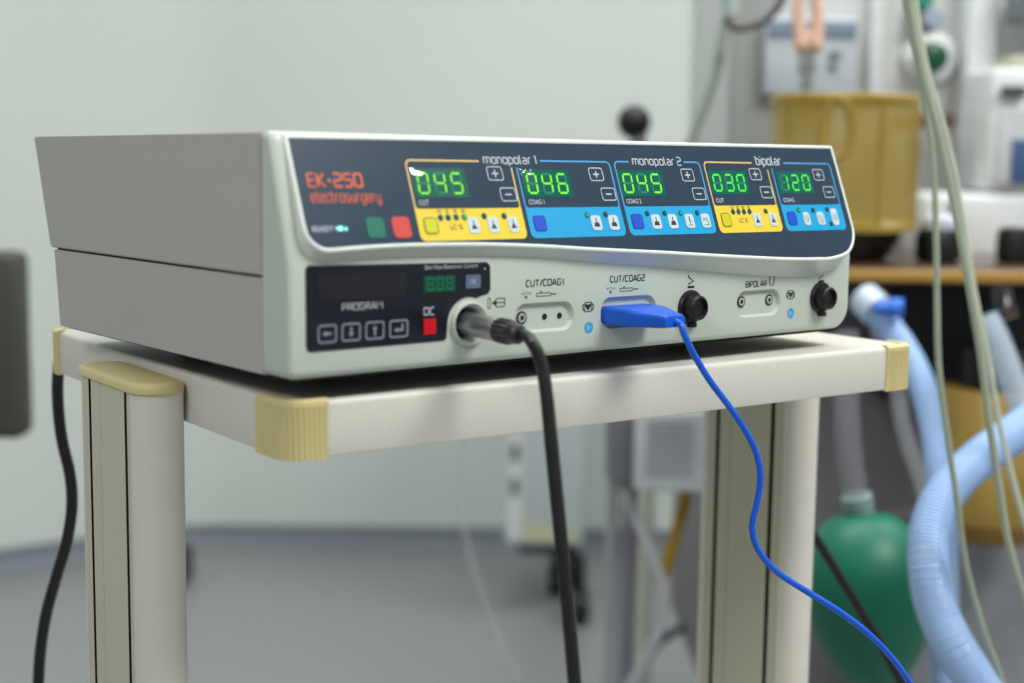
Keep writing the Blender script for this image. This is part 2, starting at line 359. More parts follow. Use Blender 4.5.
def corner_cap(cx, cy, sx, sy, lx, ly):
    """ribbed strip wrapped round one corner: runs lx along x, ly along y; sx, sy = outward signs"""
    r = 0.011; path = []; off = 0.0012
    n = 10
    L0 = lx - r
    for i in range(int(L0 / 0.0005)): path.append((cx - sx * (lx - i * 0.0005), cy + sy * off, 0, sy))
    for i in range(41):
        t = math.pi / 2 * i / 40
        nx, ny = sx * math.sin(t), sy * math.cos(t)
        path.append((cx - sx * r + nx * (r + off), cy - sy * r + ny * (r + off), nx, ny))
    for i in range(int((ly - r) / 0.0005)): path.append((cx + sx * off, cy - sy * (r + (i + 1) * 0.0005), sx, 0))
    bm = B(); rows = []; L = 0; last = None
    for (x, y, nx, ny) in path:
        if last: L += math.hypot(x - last[0], y - last[1])
        last = (x, y)
        g = 0.00055 * max(0.0, math.cos(2 * math.pi * L / 0.0024) + 0.3)
        pr = [(-0.0025, -TK - 0.0006), (0.0, -TK - 0.0006), (-g + 0.0003, -TK), (-g + 0.0003, -0.0035), (0.0004, -0.0022), (0.0002, -0.0002), (-0.0012, 0.0009), (-0.0046, 0.0009), (-0.0050, -0.0004), (-0.0025, -0.003)]
        rows.append([bm.verts.new((x + nx * a, y + ny * a, ZT + b)) for a, b in pr])
    for A, C in zip(rows, rows[1:]):
        k = len(A)
        for i in range(k): bm.faces.new((A[i], A[(i + 1) % k], C[(i + 1) % k], C[i]))
    bm.faces.new(rows[0]); bm.faces.new(rows[-1])
    obj('corner_cap', bm, cream_m, cart, smooth=30)
corner_cap(SX0, SY0, -1, -1, 0.0190, 0.0280)
corner_cap(SX1, SY0, 1, -1, 0.0250, 0.0190)
corner_cap(SX0, SY1, -1, 1, 0.0190, 0.0170)
corner_cap(SX1, SY1, 1, 1, 0.0190, 0.0190)
LW = 0.0260
def leg_outline(x0, x1, y0, y1, r, slots=()):
    """stadium-like section; slots: list of (y, width, depth) cut in both flat sides"""
    pts = []
    def side(xs, sgn, ys):
        for (yy, wd, dp) in ys:
            a, b = yy - sgn * wd / 2, yy + sgn * wd / 2
            inn = dp if xs == x0 else -dp
            pts.extend([(xs, a), (xs + inn, a), (xs + inn, b), (xs, b)])
    N = 12; cx = (x0 + x1) / 2
    for i in range(N + 1):
        t = math.pi + math.pi * i / N; pts.append((cx + r * math.cos(t), y0 + r + r * math.sin(t)))
    side(x1, 1, sorted(slots))
    for i in range(N + 1):
        t = math.pi * i / N; pts.append((cx + r * math.cos(t), y1 - r + r * math.sin(t)))
    side(x0, -1, sorted(slots, reverse=True))
    return pts
for s in (0, 1):
    x0, x1 = (SX0 - LW - 0.0002, SX0 - 0.0002) if s == 0 else (SX1 + 0.0002, SX1 + LW + 0.0002)
    LY0, LY1 = (ky(0.079), ky(0.168)) if s == 0 else (ky(0.068), ky(0.160))
    r = LW / 2
    sl = [(0.1440, 0.0034, 0.004), (0.1300, 0.0008, 0.001), (0.0960, 0.0034, 0.004)] if s == 0 else \
         [(0.1330, 0.0036, 0.004), (0.1212, 0.0007, 0.0008), (0.0843, 0.0036, 0.004), (0.0748, 0.0007, 0.001)]
    sl = [(ky(a + (0.0055 if s else 0.0015)), b, c) for a, b, c in sl]; sl = [q for q in sl if LY0 + r < q[0] - q[1] and q[0] + q[1] < LY1 - r]
    pts = leg_outline(x0, x1, LY0, LY1, r, sl)
    bm = B(); prism(bm, pts, lambda u, v, h: (u, v, h), 0.075, ZT - 0.009)
    for f in bm.faces:
        c = f.calc_center_median(); n_ = f.normal
        f.normal_update()
        if abs(f.normal.z) < 0.5:
            if min(abs(c.x - x0), abs(c.x - x1)) < 0.0002 and LY0 + r * 1.0 < c.y < LY1 - r * 0.8: f.material_index = 1
            elif abs(c.x - (x0 + x1) / 2) < r - 0.0007 and LY0 + r < c.y < LY1 - r: f.material_index = 2
    obj('leg', bm, [leg_m, flute_m, dark_m], cart, smooth=25)
    bm = B(); e = 0.0013
    o1 = leg_outline(x0 - (e if s == 0 else 0), x1 + (e if s else 0), LY0 - e, LY1 + e, r + e / 2)
    loops = [(inset(o1, 0.0006), ZT - 0.0092), (o1, ZT - 0.0086), (o1, ZT - 0.0060), (inset(o1, 0.0008), ZT - 0.0046), (inset(o1, 0.0022), ZT - 0.0040), (inset(o1, 0.006), ZT - 0.0037)]
    L = [[bm.verts.new((x, y, z)) for x, y in pp] for pp, z in loops]
    for A, C in zip(L, L[1:]):
        for i in range(len(A)): bm.faces.new((A[i], A[(i + 1) % len(A)], C[(i + 1) % len(A)], C[i]))
    bm.faces.new(L[0]); bm.faces.new(L[-1])
    obj('leg_cap', bm, cream_m, cart, smooth=40)
    bm = B(); xm = (x0 + x1) / 2
    box(bm, xm - 0.02, xm + 0.02, -0.06, 0.30, 0.05, 0.075, 0.006); obj('foot', bm, leg_m, cart, smooth=40)
    for yy in (-0.035, 0.275):
        bm = B(); lathe(bm, (xm - 0.012, yy, 0.026), (1, 0, 0), [(0, 0.02), (0.002, 0.025), (0.022, 0.025), (0.024, 0.02)], 24)
        box(bm, xm - 0.003, xm + 0.003, yy - 0.008, yy + 0.008, 0.026, 0.05); obj('caster', bm, rubber_m, cart, smooth=40)
bm = B(); box(bm, SX0, SX1, 0.0, 0.24, 0.28, 0.30, 0.002); obj('lower_shelf', bm, shelf_m, cart)

# ------------------------------------------------------------------ electrosurgery unit
DR = TH + 0.06458
unit = thing('electrosurgery_unit', 'grey and white electrosurgery unit with a slate control panel standing on the cart', 'medical device', (CART.x, CART.y, 0.9), DR)
def dev(x, y, z): return Matrix.Rotation(DR, 4, 'Z') @ Vector((x, y, z)) + Vector((CART.x, CART.y, 0.9))
W, H, YS = 0.370, 0.1027, 0.0216
def yz(bm, prof, x0, x1, mi=0): prism(bm, prof, lambda u, v, h: (h, u, v), x0, x1, mi)
def beveled(bm, off, seg=2):
    bmesh.ops.remove_doubles(bm, verts=bm.verts[:], dist=1e-6)
    bmesh.ops.recalc_face_normals(bm, faces=bm.faces[:])
    bmesh.ops.bevel(bm, geom=bm.edges[:], offset=off, segments=seg, affect='EDGES')
bm = B(); yz(bm, [(YS + 0.0005, 0.0426), (YS + 0.0005, H), (0.2765, H), (0.2565, 0.0426)], 0.0, W - 0.0006); beveled(bm, 0.0006)
obj('top_cover', bm, cover_m, unit, smooth=40)
bm = B(); yz(bm, [(YS + 0.0003, 0.0), (YS + 0.0003, 0.0415), (0.2525, 0.0415), (0.2465, 0.0)], 0.0004, W - 0.001); beveled(bm, 0.0004)
obj('lower_cover', bm, cover_m, unit, smooth=40)
bm = B(); yz(bm, [(0.0212, 0.003), (0.0212, 0.100), (0.262, 0.100), (0.240, 0.003)], 0.0010, W - 0.002)
obj('chassis', bm, dark_m, unit)
bm = B(); box(bm, 0.004, W - 0.005, 0.003, 0.243, -0.0012, -0.0002); obj('shade_plate', bm, dark_m, unit, label='black sheet added to deepen the shadow underneath')  # added black sheet, cuts bounced light so the gap below stays dark
for fx in (0.065, W - 0.065):
    for fy in (0.075, 0.215):
        bm = B(); cyl(bm, (fx, fy, -0.0104), (0, 0, 1), 0.0110, 0.008, 20, bev=0.001); obj('foot', bm, rubber_m, unit, smooth=40)
# front bezel: rounded outline in x-z, raked upper half, cut out for the sockets
ZK = 0.0465
bm = B()
HB = 0.1036
ol = rrect(0.0, W, 0.0, HB, (0.0042, 0.013, 0.0042, 0.0042), 8)
i_ = [i for i in range(len(ol)) if ol[i][0] > W - 1e-6 and ol[(i + 1) % len(ol)][0] > W - 1e-6][0]; ol.insert(i_ + 1, (W, ZK))
ol.append((0.0, ZK))
def yf(z): return max(0.0, (z - ZK) / (H - ZK)) * 0.0156
LB = []
for d_, h_ in ((0, None), (0, 0.0034), (0.0002, 0.0022), (0.0008, 0.0012), (0.0018, 0.0004), (0.0034, 0.0)):
    LB.append([bm.verts.new((u, YS - 0.0003 if h_ is None else yf(v) + h_, v)) for u, v in inset(ol, d_)])
n = len(ol)
for A, C in zip(LB, LB[1:]):
    for i in range(n): bm.faces.new((A[i], A[(i + 1) % n], C[(i + 1) % n], C[i]))
bm.faces.new(LB[0]); fl = LB[-1]; ia, ib = i_ + 1, n - 1
bm.faces.new(fl[ia:ib + 1]); bm.faces.new(fl[:ia + 1] + [fl[ib]])
bmesh.ops.recalc_face_normals(bm, faces=bm.faces[:])
bez = obj('front_bezel', bm, bezel_m, unit)
SLOTS = [(0.1205, 0.1575, 0.0120, 0.0262), (0.1750, 0.2130, 0.0110, 0.0266), (0.2735, 0.3085, 0.0108, 0.0254)]
XZ = lambda u, v, h: (u, -h, v)
cut = B()
for x0, x1, z0, z1 in SLOTS:
    q = rrect(x0, x1, z0, z1, 0.0066, 8); q2 = inset(q, 0.0012)
    a = [cut.verts.new(XZ(u, v, 0.003)) for u, v in q]; b0 = [cut.verts.new(XZ(u, v, -0.0001)) for u, v in q]; b = [cut.verts.new(XZ(u, v, -0.0020)) for u, v in q2]
    n = len(q); cut.faces.new(a); cut.faces.new(b)
    for i in range(n):
        j = (i + 1) % n; cut.faces.new((a[i], a[j], b0[j], b0[i])); cut.faces.new((b0[i], b0[j], b[j], b[i]))
cyl(cut, (0.0935, -0.003, 0.0187), (0, 1, 0), 0.016, 0.0076, 32)
bmesh.ops.recalc_face_normals(cut, faces=cut.faces[:])
cme = bpy.data.meshes.new('cut'); cut.to_mesh(cme); cut.free()
co = bpy.data.objects.new('cut', cme); COL.objects.link(co); co.parent = unit
md = bez.modifiers.new('cut', 'BOOLEAN'); md.object = co; md.solver = 'EXACT'
bpy.context.view_layer.update()
dg = bpy.context.evaluated_depsgraph_get(); nm = bpy.data.meshes.new_from_object(bez.evaluated_get(dg))
bez.modifiers.clear(); bez.data = nm; bpy.data.objects.remove(co)
for p in nm.polygons: p.use_smooth = True
nm.set_sharp_from_angle(angle=math.radians(28))

# control panel plate: lies on the raked plane, its lower lip stands proud and swells to the right
TV = Vector((0, -0.3601, -0.9329)); NV = Vector((0, -0.9329, 0.3601)); P0 = Vector((0, 0.0143, 0.1020))
def PP(u, v, h): return Vector((u / 1000, 0, 0)) + P0 + TV * (v / 1000) + NV * (h / 1000)
wave = [(337, 66.2), (308, 65.4), (278, 63.6), (246, 61.4), (214, 59.0), (186, 57.2), (162, 55.6), (134, 53.5), (105, 51.9), (80, 51.2), (57, 51.0), (36, 51.4), (19, 52.2)]
wv = [(p.x, p.y) for p in spline([(x, y, 0) for x, y in wave], 6)]
out = [(6.3, 0.2), (7.0, -0.7), (366.6, -2.6), (367.5, -1.8)]
out += [(367.7, y) for y in (12, 24, 36, 46)]
for i in range(1, 10):
    t = math.pi / 2 * i / 10; out.append((367.7 - 20 * (1 - math.cos(t)), 46 + 18.8 * math.sin(t)))
out += [(346.5, 65.3), (342, 65.9)] + wv
for i in range(1, 9):
    t = math.pi / 2 * i / 9; out.append((17.8 - 11.5 * math.sin(t), 40.8 + 11.5 * math.cos(t)))
out += [(6.3, 38), (6.3, 26), (6.3, 13)]
panel = None
bm = B()
ex = Vector((0, 0.64, -0.768)) * 0.016
def loop(pts, h, shift=Vector((0, 0, 0))): return [bm.verts.new(PP(u, v, h) + shift) for u, v in pts]
LL = [loop(inset(out, 1.0), -1.3, ex), loop(out, -1.3), loop(inset(out, 0.12), -0.7), loop(inset(out, 0.5), -0.2), loop(inset(out, 1.0), 0.0), loop(inset(out, 1.7), 0.0), loop(inset(out, 2.2), -0.45), loop(inset(out, 2.4), -0.9)]
for A, C in zip(LL, LL[1:]):
    for i in range(len(A)): bm.faces.new((A[i], A[(i + 1) % len(A)], C[(i + 1) % len(A)], C[i]))
bm.faces.new(LL[0])
panel = obj('control_panel', bm, rim_m, unit, smooth=50)
# ink layer with printed sections
IH = -0.42
bm = B()
flat(bm, inset(out, 2.1), PP, IH)
H1, H2, H3, H4 = IH + 0.05, IH + 0.10, IH + 0.16, IH + 0.22
YE, BL, GL, BLN, WH, OR, BK = 1, 2, 3, 4, 5, 6, 7
def section(x0, x1, colr, y1=48.3):
    flat(bm, rrect(x0, x1, 32.3, y1, (0.1, 0.1, 3.0, 3.0)), PP, H1, colr)
LW_ = 0.85
def arc(cx, cy, r, a0, a1, n=6): return [(cx + r * math.cos(math.radians(a0 + (a1 - a0) * i / n)), cy + r * math.sin(math.radians(a0 + (a1 - a0) * i / n))) for i in range(n + 1)]
section(65.2, 125.9, YE); section(128.3, 189.2, BL); section(191.8, 253.7, BL); section(256.3, 306.4, YE); section(309.4, 361.0, BL)
# frames around the upper halves
line(bm, [(65.7, 33)] + arc(68.2, 12.9, 2.5, 180, 270) + [(106.9, 10.4)], LW_, PP, H1, GL)
line(bm, [(125.4, 13.4), (125.4, 33)], LW_, PP, H1, GL)
line(bm, [(128.7, 13.4), (128.7, 33)], LW_, PP, H1, BLN)
line(bm, [(144.0, 9.8), (185.0, 9.8)] + arc(186.3, 12.3, 2.5, 270, 360) + [(188.8, 33)], LW_, PP, H1, BLN)
line(bm, [(192.2, 33)] + arc(194.7, 12.0, 2.5, 180, 270) + [(202.3, 9.5)], LW_, PP, H1, BLN)
line(bm, [(241.8, 9.2), (250.3, 9.2)] + arc(250.8, 11.7, 2.5, 270, 360) + [(253.3, 33)], LW_, PP, H1, BLN)
line(bm, [(256.7, 33)] + arc(259.2, 11.5, 2.5, 180, 270) + [(294.4, 9.0)], LW_, PP, H1, GL)
line(bm, [(306.0, 12.8), (306.0, 33)], LW_, PP, H1, GL)
line(bm, [(309.8, 12.2), (309.8, 33)], LW_, PP, H1, BLN)
line(bm, [(320.6, 8.8), (357.7, 8.8)] + arc(358.1, 11.3, 2.5, 270, 360) + [(360.6, 33)], LW_, PP, H1, BLN)
# wedge of slate rounding the bottom of each dark window
for s0, s1 in ((66.2, 125.0), (129.2, 188.4), (192.7, 252.9), (257.2, 305.6), (310.3, 360.2)):
    flat(bm, rrect(s0, s1, 30.0, 33.2, (0.1, 0.1, 1.6, 1.6)), PP, H2, 0)
def bigtext(s, x0, x1, y0, y1, mi=WH, bold=0.01, sh=0.0): text(bm, s, x0, x1, y0, y1, PP, H3, mi, bold, sh)
def st(s, x0, x1, y0, y1, mi=WH, wt=1.15): strokes(bm, s, x0, x1, y0, y1, PP, H3, mi, wt)
st('monopolar 1', 109.8, 141.6, 7.2, 11.4, WH, 1.2); st('monopolar 2', 205.0, 239.6, 6.7, 11.0, WH, 1.2); st('bipolar', 298.2, 318.6, 5.2, 10.0, WH, 1.35)
st('EK-250', 13.8, 40.6, 17.1, 22.9, OR, 1.45); st('electrosurgery', 13.8, 48.4, 25.0, 29.8, OR, 1.1)
bigtext('READY', 11.2, 21.6, 40.3, 42.9)
for s, x0, x1 in (('CUT', 68.2, 73.6), ('COAG 1', 131.3, 140.8), ('COAG 2', 194.3, 204.4), ('CUT', 259.0, 265.0), ('COAG', 312.6, 321.6)): bigtext(s, x0, x1, 29.2, 31.6)
for x, s in ((78.2, '1'), (82.4, '2'), (86.9, '3'), (91.4, '4'), (269.9, '1'), (274.1, '2'), (278.4, '3'), (282.8, '4')): bigtext(s + '0', x - 1.1, x + 1.1, 33.6, 35.4, BK, 0)
bigtext('LC %', 82.6, 89.4, 40.8, 43.2, BK, 0); bigtext('LC %', 273.0, 279.6, 40.4, 42.8, BK, 0)
ink = obj('printed_overlay', bm, [ink_m, yellow_m, blue_m, gold_line_m, blue_line_m, print_m, orange_m, black_print_m], panel)
# green seven-segment displays
SEG = {'0': 'abcdef', '1': 'bc', '2': 'abged', '3': 'abgcd', '4': 'fgbc', '5': 'afgcd', '6': 'afgedc', '8': 'abcdefg'}
def digits(bm, s, x0, x1, y0, y1, place, h, on=1, off=2, tk=0.95, lean=0.06):
    n = len(s); pitch = (x1 - x0) / n; dw = pitch * 0.58
    for i, ch in enumerate(s):
        cx = x0 + pitch * (i + 0.5); L, R, T, M_, Bm = cx - dw / 2, cx + dw / 2, y0, (y0 + y1) / 2, y1
        g = tk * 0.62
        g = tk * 0.22
        hs = lambda y: [(L + g, y), (L + g + tk / 2, y - tk / 2), (R - g - tk / 2, y - tk / 2), (R - g, y), (R - g - tk / 2, y + tk / 2), (L + g + tk / 2, y + tk / 2)]
        vs = lambda x, a, b: [(x, a + g), (x + tk / 2, a + g + tk / 2), (x + tk / 2, b - g - tk / 2), (x, b - g), (x - tk / 2, b - g - tk / 2), (x - tk / 2, a + g + tk / 2)]
        S = {'a': hs(T), 'g': hs(M_), 'd': hs(Bm), 'f': vs(L, T, M_), 'b': vs(R, T, M_), 'e': vs(L, M_, Bm), 'c': vs(R, M_, Bm)}
        for k, pl in S.items():
            lit = k in SEG[ch]
            flat(bm, [(x - lean * (y - M_), y) for x, y in pl], place, h + (0.03 if lit else 0), on if lit else off)
for s, x0, x1, y0, y1, sm in (('045', 67.4, 96.9, 14.3, 28.0, seg_on), ('046', 130.4, 160.2, 14.3, 28.0, seg_on), ('045', 192.7, 223.6, 14.0, 27.8, seg_on), ('030', 258.0, 287.3, 13.9, 27.0, seg_on2), ('120', 311.9, 341.0, 13.8, 26.6, seg_on2)):
    bm = B(); prism(bm, [(x0, y0), (x1, y0), (x1, y1), (x0, y1)], PP, IH - 0.3, H3)
    dsp = obj('display', bm, win_m, panel)
    bm = B(); digits(bm, s, x0 + 0.8, x1 - 0.8, y0 + 2.2, y1 - 2.0, PP, H3 + 0.04, on=0, off=1, tk=1.08)
    dd = obj('digit_segments', bm, [sm, seg_off], panel)
def glare_mat():
    M = bpy.data.materials.new('clear_glare_cover'); M.use_nodes = True; nt = M.node_tree; nt.nodes.clear()
    o = nt.nodes.new('ShaderNodeOutputMaterial'); mx_ = nt.nodes.new('ShaderNodeMixShader'); tr = nt.nodes.new('ShaderNodeBsdfTransparent'); gl = nt.nodes.new('ShaderNodeBsdfGlossy')
    gl.inputs['Roughness'].default_value = 0.05; mx_.inputs[0].default_value = 0.11; tr.inputs[0].default_value = (0.96, 1, 0.97, 1)
    nt.links.new(tr.outputs[0], mx_.inputs[1]); nt.links.new(gl.outputs[0], mx_.inputs[2]); nt.links.new(mx_.outputs[0], o.inputs[0]); return M
glare_m = glare_mat()
def lens(x0, x1, y0, y1, hh, base, parent_):  # clear bulge added over a display, shaped to catch glare
    bm = B(); nx, ny = 28, 16; g = []
    for j in range(ny + 1):
        r_ = []
        for i in range(nx + 1):
            a, b = 2 * i / nx - 1, 2 * j / ny - 1
            r_.append(bm.verts.new(PP(x0 + (a + 1) / 2 * (x1 - x0), y0 + (b + 1) / 2 * (y1 - y0), base + hh * (1 - a ** 4) * (1 - b ** 4) + 0.10 * math.sin(5 * a + 2 * b))))
        g.append(r_)
    for j in range(ny):
        for i in range(nx): bm.faces.new((g[j][i], g[j][i + 1], g[j + 1][i + 1], g[j + 1][i]))
    o = obj('lens', bm, glare_m, parent_, smooth=True); return o
lens(67.0, 97.2, 14.2, 28.2, 1.3, H3 + 0.25, panel); lens(130.2, 137.5, 14.2, 24.0, 0.9, H3 + 0.25, panel)  # second bulge is added only for the glare at the left end
def pad(x0, x1, y0, y1, r, face, edge, name, sym=None, h=0.35):
    bm = B(); q = rrect(x0, x1, y0, y1, r)
    prism(bm, q, PP, H1, IH + h, 1); flat(bm, inset(q, 0.55), PP, IH + h + 0.03, 0)
    mi = [face, edge, black_print_m]
    cx, cy = (x0 + x1) / 2, (y0 + y1) / 2; hh = IH + h + 0.07
    if sym == 'jar':      # little bell-like waveform icon
        flat(bm, [(cx - 1.9, cy + 2.0), (cx + 1.9, cy + 2.0), (cx + 1.4, cy - 0.1), (cx - 1.4, cy - 0.1)], PP, hh, 2)
        line(bm, [(cx, cy - 2.4), (cx, cy)], 0.6, PP, hh, 2)
    if sym == 'cone':
        flat(bm, [(cx - 1.7, cy + 1.8), (cx + 1.7, cy + 1.8), (cx + 0.4, cy - 0.4), (cx - 0.4, cy - 0.4)], PP, hh, 2)
        line(bm, [(cx, cy - 2.4), (cx, cy)], 0.5, PP, hh, 2)
    if sym == 'spark':
        line(bm, [(cx + 0.2, cy - 2.5), (cx - 0.3, cy), (cx + 0.5, cy), (cx, cy + 1.4)], 0.7, PP, hh, 2); line(bm, [(cx - 1.6, cy + 2.2), (cx + 1.6, cy + 2.2)], 0.35, PP, hh, 2)
    if sym == 'gas':
        text(bm, 'Ar', cx - 2.0, cx + 0.4, cy - 1.8, cy + 0.2, PP, hh, 2); line(bm, [(cx + 0.8, cy - 1.6), (cx + 1.7, cy + 2.2)], 0.5, PP, hh, 2); line(bm, [(cx - 1.9, cy + 2.3), (cx + 1.9, cy + 2.3)], 0.3, PP, hh, 2)
    if sym == 'fork':
        line(bm, [(cx - 1.0, cy - 2.0), (cx - 1.0, cy + 0.8), (cx, cy + 1.8), (cx + 1.0, cy + 0.8), (cx + 1.0, cy - 2.0)], 0.45, PP, hh, 2)
    if sym == 'fork2':
        line(bm, [(cx - 1.2, cy - 2.0), (cx - 1.2, cy + 1.0), (cx + 1.2, cy + 1.0), (cx + 1.2, cy - 2.0)], 0.45, PP, hh, 2); line(bm, [(cx - 1.8, cy + 2.2), (cx + 1.8, cy + 2.2)], 0.3, PP, hh, 2)
    return obj(name, bm, mi, panel)
def outline_key(x0, x1, y0, y1, sym):
    bm = B(); q = rrect(x0, x1, y0, y1, 1.5); prism(bm, q, PP, H1, IH + 0.2, 0); ring(bm, q, 0.5, PP, IH + 0.24, 1)
    cx, cy = (x0 + x1) / 2, (y0 + y1) / 2
    line(bm, [(cx - 1.9, cy), (cx + 1.9, cy)], 0.75, PP, IH + 0.25, 1)
    if sym == '+': line(bm, [(cx, cy - 1.8), (cx, cy + 1.8)], 0.75, PP, IH + 0.27, 1)
    obj('plus_key' if sym == '+' else 'minus_key', bm, [ink_m, print_m], panel)
for x in (110.1, 173.4, 237.6, 290.3, 343.4): outline_key(x, x + 9.3, 12.9 if x < 280 else 12.2, 19.9 if x < 280 else 19.0, '+')
for x in (115.2, 178.5, 242.6, 295.6, 348.7): outline_key(x, x + 9.5, 23.3 if x < 280 else 22.5, 30.1 if x < 280 else 29.3, '-')
for x0, x1 in ((68.4, 75.8), (259.6, 266.5)): pad(x0, x1, 37.3, 45.0, 1.7, key_y, key_yr, 'mode_key')
for x0, x1 in ((131.4, 138.8), (194.7, 202.4), (312.4, 319.6)): pad(x0, x1, 37.2, 44.9, 1.5, key_b, key_br, 'mode_key')
for x0, x1, sy in ((92.7, 98.9, 'cone'), (104.1, 110.2, 'cone'), (116.0, 121.8, 'cone'), (167.6, 174.0, 'jar'), (179.0, 185.4, 'jar'), (208.3, 214.7, 'jar'), (220.2, 226.4, 'jar'), (232.3, 238.6, 'spark'), (244.2, 250.5, 'gas'), (284.3, 290.4, 'cone'), (297.0, 303.0, 'cone'), (325.6, 330.9, 'fork'), (337.4, 343.4, 'fork2'), (349.9, 355.4, 'fork')):
    pad(x0, x1, 37.6 if x0 < 349 else 35.8, 45.2 if x0 < 349 else 45.6, 1.6, key_w, key_w, 'waveform_key', sy)
LEDS = [(78.2, 37.5, 0), (82.4, 37.5, 0), (86.9, 37.4, 0), (91.4, 37.4, 1), (102.9, 37.1, 0), (114.5, 37.2, 0), (165.9, 37.3, 1), (178.1, 37.2, 0), (206.4, 37.0, 0), (218.7, 37.0, 0), (230.3, 37.0, 1), (242.4, 37.0, 0), (269.9, 36.8, 0), (274.1, 36.8, 0), (278.4, 36.8, 0), (282.8, 36.8, 0), (295.7, 36.7, 0), (323.1, 36.3, 1), (335.5, 36.5, 0), (347.8, 36.2, 0), (348.3, 44.6, 0)]
for u, v, on in LEDS:
    bm = B(); q = [(u + 1.5 * math.cos(i * math.pi / 9), v + 1.5 * math.sin(i * math.pi / 9)) for i in range(18)]
    prism(bm, q, PP, H1, H4, 1); prism(bm, [(u + 0.95 * (a - u) / 1.5, v + 0.95 * (b - v) / 1.5) for a, b in q], PP, H2, IH + 0.5, 0)
    obj('indicator_led', bm, [led_on if on else led_off, mat('led_ring', (14, 70, 84), 0.5)], panel, label='small lit green indicator' if on else 'small unlit dark teal indicator')
pad(38.0, 47.4, 37.0, 46.3, 2.0, key_g, key_g, 'power_key').data
panel.children[-1]['label'] = 'green rounded key'
pad(51.5, 60.8, 36.8, 46.5, 2.0, key_r, key_r, 'power_key'); panel.children[-1]['label'] = 'red rounded key'
bm = B(); prism(bm, rrect(22.4, 28.6, 40.4, 42.9, 1.0), PP, H1, IH + 0.3, 0); disc(bm, 24.9, 41.6, 0.9, PP, IH + 0.33, 1); disc(bm, 27.6, 41.9, 0.45, PP, IH + 0.33, 1); disc(bm, 23.1, 41.7, 0.35, PP, IH + 0.33, 1); obj('ready_light', bm, [ready_m, ready_glint_m], panel, label='small glowing cyan light')  # pale dots paint lamp glints onto the ready light

# lower panel with the program screen
bm = B()
pl = [(8.2, 14.2), (8.0, 46.6), (9.4, 48.0), (103.6, 46.4), (105.5, 44.6), (105.8, 33.6), (104.2, 31.8), (101.5, 31.4)]
for i in range(0, 13):
    t = math.radians(70 + 100 * i / 12); pl.append((93.6 + 12.3 * math.cos(t), 18.7 + 12.3 * math.sin(t)))
pl += [(81.0, 13.0), (79.8, 11.9), (10.2, 11.6), (8.8, 12.3)]
LP = lambda u, v, h: (u / 1000, -h / 1000, v / 1000)
prism(bm, pl, LP, -0.6, 0.35)
prog = obj('program_panel', bm, navy_m, unit)
bm = B()
def ltext(s, x0, x1, y0, y1, h=0.45, mi=0, bold=0.0): text(bm, s, x0, x1, y0, y1, LP, h, mi, bold)
strokes(bm, 'PROGRAM', 25.9, 46.2, 31.1, 28.3, LP, 0.45, 0, 1.15); obj('lettering', bm, [print_m], prog)
bm = B(); ltext('Skin Plate Electronic Control', 68.6, 98.2, 46.1, 44.2); obj('lettering', bm, [print_m], prog)
bm = B(); strokes(bm, 'OC', 68.4, 74.0, 27.2, 24.0, LP, 0.45, 0, 1.3); obj('lettering', bm, [print_m], prog)
bm = B(); disc(bm, 102.4, 43.4, 0.45, LP, 0.45, n=10); obj('indicator_dot', bm, [print_m], prog)
scr_m = mat('liquid_crystal', (24, 18, 30), 0.08, coat=0.3)
nt = scr_m.node_tree; b_ = nt.nodes['Principled BSDF']; r_ = [n for n in nt.nodes if n.type == 'VALTORGB'][0]; nz = [n for n in nt.nodes if n.type == 'TEX_NOISE'][0]
bm = B(); prism(bm, [(13.9, 33.6), (13.9, 44.4), (58.4, 43.6), (58.4, 33.0)], LP, 0.2, 0.5); obj('screen', bm, scr_m, prog, label='dark glossy screen')
for k, (x0, x1) in enumerate(((13.6, 22.9), (25.4, 35.0), (37.4, 47.2), (49.8, 59.8))):
    bm = B(); q = rrect(x0, x1, 14.9, 22.8, 1.6); prism(bm, q, LP, 0.3, 0.55, 0); ring(bm, q, 0.75, LP, 0.6, 1)
    cx, cy = (x0 + x1) / 2, 18.9
    if k == 0: line(bm, [(cx + 2.2, cy), (cx - 0.6, cy)], 1.0, LP, 0.6, 1); flat(bm, [(cx - 2.4, cy), (cx - 0.4, cy + 1.3), (cx - 0.4, cy - 1.3)], LP, 0.6, 1)
    if k == 1: line(bm, [(cx, cy + 2.3), (cx, cy - 0.4)], 1.0, LP, 0.6, 1); flat(bm, [(cx, cy - 2.3), (cx - 1.3, cy - 0.3), (cx + 1.3, cy - 0.3)], LP, 0.6, 1)
    if k == 2: line(bm, [(cx, cy - 2.3), (cx, cy + 0.4)], 1.0, LP, 0.6, 1); flat(bm, [(cx, cy + 2.3), (cx + 1.3, cy + 0.3), (cx - 1.3, cy + 0.3)], LP, 0.6, 1)
    if k == 3:
        line(bm, [(cx + 2.0, cy + 2.0), (cx + 2.0, cy - 0.8)], 1.0, LP, 0.6, 1); line(bm, [(cx + 2.5, cy - 0.6), (cx - 0.8, cy - 0.6)], 1.0, LP, 0.61, 1); flat(bm, [(cx - 2.5, cy - 0.6), (cx - 0.6, cy + 0.7), (cx - 0.6, cy - 1.9)], LP, 0.6, 1)
    obj('arrow_key', bm, [navy_m, mat('key_outline_grey', (138, 146, 156), 0.5)], prog)
bm = B(); prism(bm, rrect(68.1, 85.8, 34.0, 41.3, 0.3), LP, 0.2, 0.5); dsp = obj('display', bm, mat('dim_display', (4, 62, 50), 0.3, emit=0.06, erg=(0, 110, 80)), prog)
bm = B(); digits(bm, '888', 69.0, 85.0, 40.2, 35.1, LP, 0.6, on=0, off=0, tk=0.8, lean=0.04); obj('digit_segments', bm, mat('dim_segments', (10, 110, 70), 0.4, emit=0.08, erg=(0, 140, 80)), prog)
